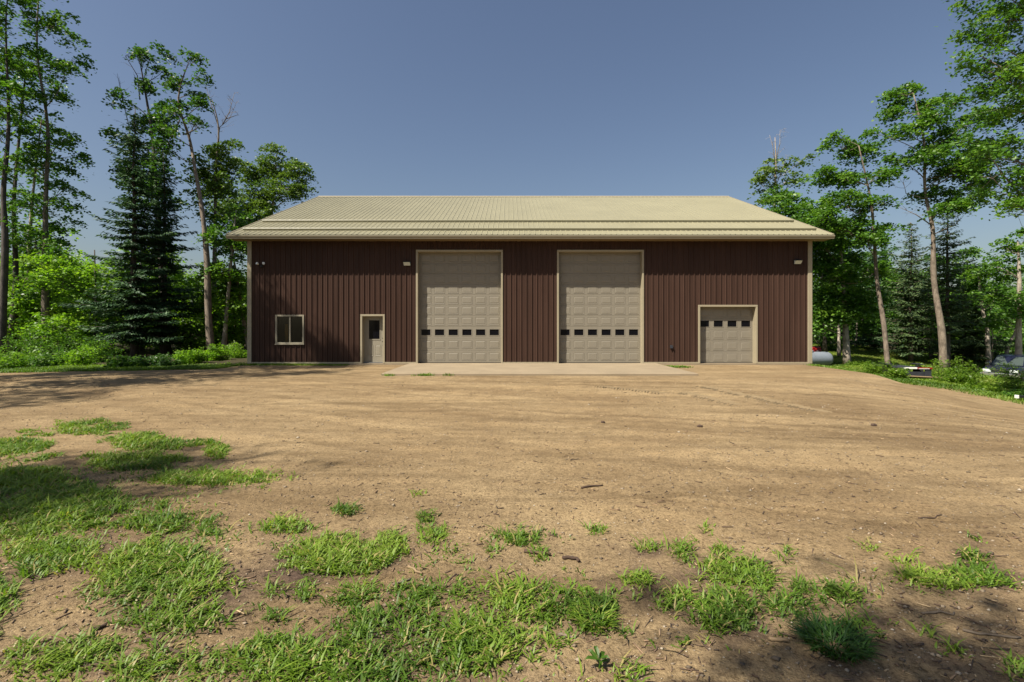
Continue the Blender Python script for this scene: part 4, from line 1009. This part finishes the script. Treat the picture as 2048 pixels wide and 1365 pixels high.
def fg_grass():
    rng = np.random.default_rng(8); xs = []; ys = []
    # tuft centres spread evenly over the near ground, kept where the patches lie
    n = 190000; y = np.sqrt(rng.uniform(1.7 ** 2, 8.5 ** 2, n)); x = rng.uniform(-1.2, 1.2, n) * y
    z = zg(x, y); m, tot = grass_mask(x, y, z)
    nz = .6 * vnoise(x, y, 5, 31) + .4 * vnoise(x, y, 14, 32)
    keep = (m > .02) & (rng.uniform(0, 1, n) < np.clip(m * 1.55 - (nz - .36) * 2.3, 0, 1))
    keep |= (tot > .10) & (y < 5.6) & (rng.uniform(0, 1, n) < .10 * np.clip(tot * 2, 0, 1)) & (vnoise(x, y, 2.6, 35) > .42)
    x, y, m = x[keep], y[keep], m[keep]; tsz = np.exp(rng.normal(0, .32, len(x)))
    per = 3; X = np.repeat(x, per) + rng.normal(0, .018, len(x) * per); Y = np.repeat(y, per) + rng.normal(0, .018, len(x) * per)
    Z = zg(X, Y) - .004
    far = np.clip((Y - 2) / 5, 0, 1)
    h = .028 + .02 * rng.normal(0, 1, len(X)) * .5 + .016 * np.repeat(m, per)
    V, Q, T_ = blades(X, Y, Z, np.clip(h * np.repeat(tsz, per), .02, .13), (.0085 + .003 * far), rng, 1.35)
    tr = np.repeat(np.clip(vnoise(x, y, 2.2, 33) * .9 + rng.normal(0, .12, len(x)), 0, .88), per)
    rnd = np.where(rng.uniform(0, 1, len(X)) < .09, 1.0, np.clip(tr + rng.normal(0, .1, len(X)), 0, .9))
    me = np_mesh('grass', V, Q, M['grass'], np.r_[rnd, rnd], T_)
    link('grass', me, None, label='patchy bright crabgrass growing through the dirt in the foreground', cat='grass', kind='stuff')
    print('fg blades', len(X))
fg_grass()

def far_grass():
    rng = np.random.default_rng(9); X = []; Y = []
    # verge along the left woods
    n = 16000; x = rng.uniform(-26, -11.6, n); y = 17.0 + .22 * (x + 19.5) + np.abs(rng.normal(.9, .7, n)); X.append(x); Y.append(y)
    # shoulder weeds and lawn at the right
    n = 26000; x = rng.uniform(12, 27, n); y = rng.uniform(16, 32, n)
    sh = np.interp(y, [13, 18, 20.5, 22.5, 25], [18.5, 18.5, 18.0, 15.6, 13.8]); k = (x - sh > .5) & (rng.uniform(0, 1, n) < .35 + .65 * vnoise(x, y, .6, 41)); X.append(x[k]); Y.append(y[k])
    n = 14000; x = rng.uniform(16, 42, n); y = rng.uniform(32, 46, n); X.append(x); Y.append(y)
    # along the barn base and the apron edge
    n = 500; x = rng.uniform(XL, -7, n); y = WY - .05 - np.abs(rng.normal(.1, .12, n)); X.append(x); Y.append(y)
    for cx, cy, rr, n in ((-2.9, 16.2, .16, 60), (-2.1, 16.2, .07, 12), (-4.1, 16.2, .12, 14), (6.7, 19.8, .3, 160), (6.9, 19.6, .25, 90), (13.6, 20.6, .4, 170), (14.6, 20.4, .5, 160), (15.3, 21.5, .6, 200)):
        X.append(rng.normal(cx, rr, n)); Y.append(rng.normal(cy, rr * .4, n))
    x = np.concatenate(X); y = np.concatenate(Y); per = 3
    x = np.repeat(x, per) + rng.normal(0, .05, len(x) * per); y = np.repeat(y, per) + rng.normal(0, .05, len(y) * per)
    z = zg(x, y) - .005; h = np.where(y > 31, .06, np.where(x > 10, .09, .10)) * (0.7 + .6 * vnoise(x, y, .8, 44))
    V, Q, T_ = blades(x, y, z, h, .016 + .0004 * y, rng, .6)
    rnd = np.clip(.9 * vnoise(x, y, .5, 45) + rng.normal(0, .15, len(x)), 0, .95)
    link('grass', np_mesh('grass', V, Q, M['grass'], np.r_[rnd, rnd], T_), None, label='grass verge along the woods, the barn base and the right hand lawn', cat='grass', kind='stuff')
far_grass()

def grass_clump(px, py, rad, h, n, seed, label, mat):
    rng = np.random.default_rng(seed); d = (EYE + .06) * F / (py - HY); x0 = (px - CX) / F * d; z0 = zg1(x0, d)
    a = rng.uniform(0, 6.283, n); r = rad * .5 * np.sqrt(rng.uniform(0, 1, n))
    x = np.cos(a) * r; y = np.sin(a) * r; z = np.zeros(n) - .01
    V, Q, T_ = blades(x, y, z, h * rng.uniform(.5, 1.1, n), .008, rng, 1.25, az=a + rng.normal(0, .8, n))
    rnd = rng.uniform(0, 1, n)
    link('grass_clump', np_mesh('grass_clump', V, Q, mat, np.r_[rnd, rnd], T_), None, (x0, d, z0), label=label, cat='grass clump')
grass_clump(1668, 1292, .26, .095, 520, 1, 'large dark green spreading grass clump at lower right', M['grass_dark'])
grass_clump(1188, 1240, .20, .08, 300, 2, 'big bright spiky grass clump right of the centre grass patch', M['grass'])

def weed_plant(px, py, label):
    rng = np.random.default_rng(3); d = (EYE + .06) * F / (py - HY); x0 = (px - CX) / F * d
    t = thing('leafy_weed', label, 'weed', (x0, d, zg1(x0, d) - .005))
    MB().tube([(0, 0, 0), (.005, 0, .03), (0, .01, .06)], [.005, .004, .003], 5).build('stem', M['weed'], t, fixn=False)
    for k in range(7):
        a = k * 2.4; l = rng.uniform(.05, .085); el = rng.uniform(.2, .9); wd = l * .36; mb = MB()
        c, s = math.cos(a), math.sin(a)
        def q(f, w_, dz): return (c * l * f * math.cos(el) - s * w_, s * l * f * math.cos(el) + c * w_, .03 + .004 * k + l * f * math.sin(el) + dz)
        mb.add([q(0, 0, 0), q(.35, wd * .5, .006), q(.35, 0, -.002), q(.35, -wd * .5, .006), q(.72, wd * .42, .004), q(.72, 0, -.004), q(.72, -wd * .42, .004), q(1, 0, -.012)],
               [(0, 2, 1), (0, 3, 2), (1, 2, 5, 4), (2, 3, 6, 5), (4, 5, 7), (5, 6, 7)])
        mb.build('leaf', M['weed'], t, fixn=False)
weed_plant(1198, 1335, 'small broad leaved weed standing alone at the bottom of the photo')

# ------------------------------------------------------------------ debris: pebbles, chips, sticks
def pebbles():
    rng = np.random.default_rng(14); n = 9000
    y = 1.9 * (9.0) ** rng.uniform(0, 1, n); x = rng.uniform(-1.12, 1.12, n) * y; x = np.minimum(x, 11.0)
    k = y < 16; x, y = x[k], y[k]; n = len(x); z = zg(x, y)
    s = np.minimum(.0035 + rng.exponential(.0026, n) + .0004 * y, .022)
    oct_ = np.array([(1, 0, 0), (0, 1, 0), (-1, 0, 0), (0, -1, 0), (0, 0, .8), (0, 0, -.8)], float)
    tri = np.array([(0, 1, 4), (1, 2, 4), (2, 3, 4), (3, 0, 4), (1, 0, 5), (2, 1, 5), (3, 2, 5), (0, 3, 5)])
    V = (oct_[None] * rng.uniform(.6, 1.3, (n, 6, 1))) * s[:, None, None] * np.array([1.2, 1, .75]) + np.c_[x, y, z + s * .25][:, None, :]
    T_ = (tri[None] + (np.arange(n) * 6)[:, None, None]).reshape(-1, 3)
    m, t, p = mat_new('pebble_mix'); a = N(t, 'ShaderNodeAttribute', attribute_name='rnd')
    t.links.new(ramp(t, a.outputs['Fac'], [(0, (.08, .058, .04)), (.5, (.18, .138, .092)), (.85, (.26, .205, .145)), (1, (.38, .33, .26))]), p.inputs['Base Color']); p.inputs['Roughness'].default_value = .9
    link('gravel', np_mesh('gravel', V.reshape(-1, 3), None, m, np.repeat(rng.uniform(0, 1, n), 8), T_), None, label='loose gravel pebbles scattered over the dirt yard', cat='gravel', kind='stuff')
    # bark chips and twig bits
    n = 7500; y = 1.9 * (7.5) ** (rng.uniform(0, 1, n) ** 1.15); x = rng.uniform(-1.12, 1.12, n) * y; x = np.minimum(x, 10.5); kk = rng.uniform(0, 1, n) < np.clip((vnoise(x, y, 1.7, 71) * .6 + vnoise(x, y, 5, 72) * .4 - .3) * 2.2, .08, 1); x, y = x[kk], y[kk]; n = len(x); z = zg(x, y)
    a = rng.uniform(0, 6.283, n); L = (.012 + rng.exponential(.022, n)).clip(0, .14); w_ = rng.uniform(.0025, .008, n) * (1 + .06 * y); h = w_ * .7
    c, s_ = np.cos(a), np.sin(a); B = np.array([(i, j, k) for i in (-1, 1) for j in (-1, 1) for k in (0, 1)], float)
    lx = B[None, :, 0] * L[:, None] * .5; ly = B[None, :, 1] * w_[:, None] * .5 * rng.uniform(.4, 1, (n, 8)); lz = B[None, :, 2] * h[:, None]
    tilt = rng.normal(0, .12, n)[:, None]
    V = np.stack([x[:, None] + lx * c[:, None] - ly * s_[:, None], y[:, None] + lx * s_[:, None] + ly * c[:, None], z[:, None] + lz + lx * tilt + .002], -1)
    qd = np.array([(0, 1, 3, 2), (4, 6, 7, 5), (0, 4, 5, 1), (2, 3, 7, 6), (0, 2, 6, 4), (1, 5, 7, 3)])
    Q = (qd[None] + (np.arange(n) * 8)[:, None, None]).reshape(-1, 4)
    m, t, p = mat_new('bark_chip_mix'); at_ = N(t, 'ShaderNodeAttribute', attribute_name='rnd')
    t.links.new(ramp(t, at_.outputs['Fac'], [(0, (.045, .03, .022)), (.6, (.13, .08, .05)), (.88, (.26, .17, .10)), (1, (.48, .35, .2))]), p.inputs['Base Color']); p.inputs['Roughness'].default_value = .9
    link('bark_chips', np_mesh('bark_chips', V.reshape(-1, 3), Q, m, np.repeat(rng.uniform(0, 1, n), 6)), None, label='small bark chips and twig bits strewn over the dirt', cat='bark chips', kind='stuff')
pebbles()

def stick(x0, y0, x1, y1, w_, mt, seed, label):
    rng = np.random.default_rng(seed); pts = []
    n = 6
    for i in range(n):
        f = i / (n - 1); px, py = x0 + (x1 - x0) * f, y0 + (y1 - y0) * f
        d = (EYE + .06) * F / (py - HY); X = (px - CX) / F * d + rng.normal(0, .006); Y = d + rng.normal(0, .008); pts.append(Vector((X, Y, zg1(X, Y) + w_ * .45)))
    o = pts[0].copy(); mb = MB(); mb.tube([p - o for p in pts], [w_ * .5 * rng.uniform(.75, 1.1) * (1 - .25 * i / n) for i in range(n)], 7)
    mb.build('stick', M[mt], None, o, smooth=True, label=label, cat='stick', group='sticks lying on the dirt')
for k, a in enumerate([
    (1163, 975, 1206, 971, .022, 'wood_dark', 'dark stick lying alone on the open sand right of centre'),
    (1048, 1100, 1102, 1109, .026, 'wood_dark', 'brown bark stick at the edge of the centre grass'),
    (1126, 1114, 1156, 1121, .03, 'wood_dark', 'short thick dark bark piece just right of the brown bark stick'),
    (818, 1137, 846, 1153, .02, 'wood_pale', 'pale split wood sliver on dark soil left of centre'),
    (788, 1174, 822, 1162, .017, 'wood_grey', 'grey stick just below the pale split sliver'),
    (292, 1284, 372, 1316, .022, 'wood_dark', 'long reddish brown stick lying in the lower left grass'),
    (182, 1266, 216, 1257, .024, 'wood_dark', 'short thick dark stick beside the lower left grass'),
    (168, 1334, 212, 1340, .015, 'wood_dark', 'brown stick near the bottom left corner'),
    (1538, 1283, 1577, 1289, .022, 'wood_pale', 'orange tan wood chunk left of the large dark clump'),
    (1932, 1270, 2046, 1288, .014, 'wood_grey', 'long thin pale stick in the shade at lower right'),
    (1546, 1058, 1578, 1065, .013, 'wood_pale', 'thin pale stick on the sand above the right grass'),
    (5, 1056, 48, 1049, .016, 'wood_pale', 'pale stick in the grass at the left photo edge'),
    (1840, 1228, 1912, 1232, .014, 'wood_grey', 'grey stick at the top of the lower right shade'),
    (1838, 1042, 1885, 1039, .012, 'wood_dark', 'thin dark twig on the sand far right'),
    (1118, 1270, 1150, 1278, .018, 'wood_grey', 'short grey stick below the big spiky clump')]):
    stick(*a[:6], 300 + k, a[6])

def clod(px, py, s, seed, label):
    rng = np.random.default_rng(seed); d = (EYE + .06) * F / (py - HY); X = (px - CX) / F * d
    import bmesh
    b = bmesh.new(); bmesh.ops.create_icosphere(b, subdivisions=2, radius=1)
    for v in b.verts: v.co = Vector((v.co.x * s * 1.3, v.co.y * s, v.co.z * s * .75)) * float(rng.uniform(.8, 1.15))
    m = bpy.data.meshes.new('dirt_clod'); b.to_mesh(m); b.free(); m.materials.append(M['wood_dark'])
    link('dirt_clod', m, None, (X, d, zg1(X, d) + s * .35), label=label, cat='clod', group='clods on the yard')
clod(1400, 856, .035, 1, 'dark clod on the sand below the tyre tracks'); clod(1747, 850, .04, 2, 'dark clod on the far right sand'); clod(1206, 846, .03, 3, 'small dark clod on the sand right of centre')

def tyre_tracks():
    rng = np.random.default_rng(4)
    def tr(px0, py0, px1, py1, wdt, label, sl):
        d0 = (EYE + .1) * F / (py0 - HY); d1 = (EYE + .1) * F / (py1 - HY)
        a = Vector(((px0 - CX) / F * d0, d0, 0)); b = Vector(((px1 - CX) / F * d1, d1, 0)); dr = (b - a); L = dr.length; dr.normalize(); sd = Vector((-dr.y, dr.x, 0))
        mb = MB(); n = int(L / .095)
        for i in range(n):
            for s in (-1, 1):
                c = a + dr * (i * .095 + (.047 if s > 0 else 0) + rng.normal(0, .008)) + sd * (s * wdt * .26)
                if rng.uniform() < .12: continue
                e = (dr * sl * s + sd).normalized() * wdt * .27 * rng.uniform(.75, 1.05); q = dr * .03
                hz = .020 * rng.uniform(.6, 1.3)
                zs = [zg1(p_.x, p_.y) for p_ in (c - e, c + e)]
                p0, p1 = c - e, c + e
                mb.add([(p0 - q).to_tuple()[:2] + (zs[0] - .01,), (p0 + q).to_tuple()[:2] + (zs[0] - .01,), (p1 + q).to_tuple()[:2] + (zs[1] - .01,), (p1 - q).to_tuple()[:2] + (zs[1] - .01,),
                        p0.to_tuple()[:2] + (zs[0] + hz,), p1.to_tuple()[:2] + (zs[1] + hz,)], [(0, 1, 4), (2, 3, 5), (1, 2, 5, 4), (3, 0, 4, 5)])
        mb.build('tyre_track', M['lug'], None, label=label, kind='stuff', cat='tyre track')
    tr(1195, 777, 1334, 795, .40, 'lugged tyre track pressed into the dirt below the right tall door', .55)
    tr(1402, 779, 1650, 828, .46, 'long lugged tyre track pressed into the dirt below the small door', .55)
    tr(1362, 792, 1480, 818, .40, 'faint lugged tyre track left of the long one', .55)
tyre_tracks()

# ------------------------------------------------------------------ propane tank, red tank, trailer, truck, post, beam
def propane():
    x, y = 18.9, 31.5; z = zg1(x, y)
    x = 19.75
    t = thing('propane_tank', 'pale grey horizontal propane tank partly behind the barn corner', 'tank', (x, y, z), R(8))
    r = .47; prof = []
    for k in range(9):
        a = math.pi / 2 * k / 8; prof.append((-1.15 - math.cos(a) * .36, max(.01, math.sin(a) * r)))
    prof += [(-b, c) for b, c in prof[::-1]]
    MB().lathe(prof, (0, 0, .55), 28, 'x').build('vessel', M['tank'], t, smooth=True)
    for sx in (-.85, .85):
        MB().box(sx - .05, sx + .05, -.30, .30, -.05, .22).build('saddle', M['steel'], t)
    MB().lathe([(.98, .2), (1.08, .2), (1.12, .16), (1.13, .01)], (0, 0, 0), 16, 'z').build('dome_lid', M['tank'], t, smooth=True)
    for sx in (-.55, .55):
        MB().tube([(sx - .05, 0, 1.0), (sx - .05, 0, 1.08), (sx + .05, 0, 1.08), (sx + .05, 0, 1.0)], .012, 6).build('lifting_lug', M['tank'], t)
propane()
def red_tank():
    x, y = 21.4, 34.0; z = zg1(x, y)
    t = thing('red_fuel_tank', 'small red fuel tank on legs just behind the propane tank', 'tank', (x, y, z))
    MB().lathe([(-.62, .02), (-.6, .2), (-.55, .28), (.55, .28), (.6, .2), (.62, .02)], (0, 0, .92), 18, 'x').build('drum', M['red'], t, smooth=False)
    for sx in (-.42, .42):
        for sy in (-.25, .25): MB().tube([(sx, sy * 1.3, 0), (sx, sy, .75)], .02, 6).build('leg', M['red'], t)
    MB().lathe([(1.18, .05), (1.26, .05)], (.3, 0, 0), 10, 'z').build('filler_cap', M['black'], t)
red_tank()
def trailer():
    x, y = 20.6, 24.2; z = zg1(x, y) - .01
    t = thing('utility_trailer', 'low dark steel trailer with red and white rear bar in the weeds', 'trailer', (x, y, z), R(-8))
    MB().box(-.62, .62, .05, 2.4, .48, .53).build('deck', M['dgrey'], t)
    MB().box(-.62, -.34, -.03, .05, .12, .50, .01).build('rear_panel', M['dgrey'], t)
    MB().box(.34, .62, -.03, .05, .12, .50, .01).build('rear_panel', M['dgrey'], t)
    MB().box(-.34, .34, .0, .05, .12, .36, .008).build('tailgate', M['dgrey'], t)
    MB().box(-.64, -.05, -.07, .0, .50, .58, .008).build('reflective_bar', M['white'], t, label='white half of the rear bar')
    MB().box(-.048, .64, -.07, .0, .50, .58, .008).build('reflective_bar', M['red'], t, label='red half of the rear bar')
    MB().box(.0, .5, -.075, -.071, .51, .535).build('bar_stripe', M['white'], t)
    MB().tube([(-1.05, -.05, .16), (1.05, -.08, .08)], .035, 8).build('cross_pole', M['wood_pale'], t)
    MB().lathe([(0, .03), (.12, .05), (.14, .02)], (.0, .02, .56), 10, 'z').build('winch_post', M['black'], t)
    for sx in (-.78, .78):
        w_ = link('wheel', None, t, (sx, 1.2, .3))
        MB().lathe([(-.09, .18), (-.09, .27), (-.06, .3), (.06, .3), (.09, .27), (.09, .18)], (0, 0, 0), 20, 'x').build('tyre', M['rubber'], w_, smooth=False)
        MB().lathe([(-.07, .17), (.07, .17)], (0, 0, 0), 16, 'x').build('rim', M['steel'], w_)
        MB().box(sx - .12, sx + .12, .82, 1.58, .66, .69).build('fender', M['dgrey'], t)
    MB().tube([(-.3, 2.4, .45), (0, 3.4, .42), (.3, 2.4, .45)], .035, 6).build('tongue', M['dgrey'], t)
trailer()
def truck():
    x, y = 30.9, 30.2; z = zg1(x, y) - .01
    t = thing('sport_utility_vehicle', 'dark navy sport utility vehicle with silver bumper parked behind bushes', 'car', (x, y, z), math.atan2(-.50, -.87))
    # local +x = forward, +y = left of the vehicle; front at x=0, rear at x=-4.6
    def loft(sections):
        mb = MB(); n = len(sections[0][1]); vs = []
        for xx, pr in sections: vs += [(xx, yy, zz) for yy, zz in pr]
        fs = []
        for i in range(len(sections) - 1):
            for k in range(n): fs.append((i * n + k, i * n + (k + 1) % n, (i + 1) * n + (k + 1) % n, (i + 1) * n + k))
        fs.append(tuple(range(n))); fs.append(tuple(range((len(sections) - 1) * n, len(sections) * n))); mb.add(vs, fs); return mb
    def sec(hw, zb, zt, r=.1): return [(-hw, zb), (-hw - .02, (zb + zt) / 2), (-hw + .01, zt - r), (-hw + r, zt), (0, zt + .025), (hw - r, zt), (hw - .01, zt - r), (hw + .02, (zb + zt) / 2), (hw, zb)]
    loft([(0.0, sec(.80, .52, .93)), (-.06, sec(.86, .48, 1.0)), (-.5, sec(.89, .45, 1.05)), (-1.25, sec(.90, .45, 1.10)), (-1.35, sec(.90, .45, 1.10)), (-4.45, sec(.90, .45, 1.08)), (-4.6, sec(.86, .5, 1.02))]).build('body', M['navy'], t)
    loft([(-1.25, sec(.80, 1.07, 1.12, .02)), (-1.95, sec(.72, 1.07, 1.68, .08)), (-2.3, sec(.70, 1.07, 1.74, .08)), (-4.2, sec(.69, 1.07, 1.72, .08)), (-4.55, sec(.72, 1.05, 1.3, .08))]).build('cabin', M['navy'], t)
    mb = MB(); mb.add([(-1.235, -.72, 1.135), (-1.235, .72, 1.135), (-1.90, .62, 1.655), (-1.90, -.62, 1.655), (-1.255, -.72, 1.12), (-1.255, .72, 1.12), (-1.92, .62, 1.64), (-1.92, -.62, 1.64)],
                      [(0, 1, 2, 3), (4, 7, 6, 5), (0, 4, 5, 1), (1, 5, 6, 2), (2, 6, 7, 3), (3, 7, 4, 0)]); mb.build('windshield', M['wglass'], t)
    for s in (-1, 1):
        for x0, x1 in ((-2.05, -2.85), (-2.95, -3.75)):
            mb = MB(); mb.add([(x0, s * .795, 1.13), (x1, s * .795, 1.13), (x1, s * .735, 1.62), (x0 - .18 * (x0 > -2.5), s * .735, 1.62), (x0, s * .77, 1.13), (x1, s * .77, 1.13), (x1, s * .71, 1.62), (x0 - .18 * (x0 > -2.5), s * .71, 1.62)],
                              [(0, 1, 2, 3), (4, 7, 6, 5), (0, 4, 5, 1), (1, 5, 6, 2), (2, 6, 7, 3), (3, 7, 4, 0)]); mb.build('side_window', M['dglass'], t)
        MB().box(-.08, .035, s * .62 - .2, s * .62 + .2, .72, .9, .02).build('headlight', M['lamp'], t)
        MB().box(-.06, .05, s * .80 - .06, s * .80 + .06, .60, .69, .01).build('turn_signal', M['amber'], t)
        MB().box(-1.62, -1.45, s * .98 - .12, s * .98 + .1, 1.12, 1.28, .03).build('mirror', M['chrome'], t)
        for xx in (-.85, -3.75):
            w_ = link('wheel', None, t, (xx, s * .82, .36))
            MB().lathe([(-.11, .22), (-.11, .33), (-.07, .36), (.07, .36), (.11, .33), (.11, .22)], (0, 0, 0), 24, 'y').build('tyre', M['rubber'], w_)
            MB().lathe([(-.115, .06), (-.105, .2), (.105, .2), (.115, .06)], (0, 0, 0), 16, 'y').build('rim', M['chrome'], w_)
    MB().box(-.05, .03, -.4, .4, .70, .90, .02).build('grille', M['black'], t)
    for k in range(4): MB().box(.03, .042, -.39, .39, .72 + .045 * k, .735 + .045 * k).build('grille_bar', M['dgrey'], t)
    mb = MB(); mb.box(-.02, .13, -.92, .92, .46, .68, .03); mb.build('bumper', M['chrome'], t)
    MB().box(.128, .14, -.25, .25, .50, .60).build('bumper_slot', M['black'], t)
truck()
p = P(1759, 705, 42); 
t = thing('marker_post', 'short white post at the top of the lawn near dark woods', 'post', (p.x, p.y, zg1(p.x, p.y)))
MB().box(-.07, .07, -.07, .07, -.05, .32, .01).build('post', M['white'], t); MB().box(-.08, .08, -.08, .08, .32, .35, .01).build('cap', M['white'], t)
x, y = 20.3, 18.9
t = thing('steel_beam', 'low black steel beam lying in the weeds at the right photo edge', 'beam', (x, y, zg1(x, y)), R(-3))
MB().box(-.25, 2.2, -.05, .05, .12, .22, .01).build('bar', M['black'], t); MB().box(-.33, -.25, -.06, .06, .10, .23, .01).build('end_cap', M['white'], t)
for xx in (.1, 1.8): MB().box(xx - .05, xx + .05, -.08, .08, -.03, .12).build('foot', M['black'], t)
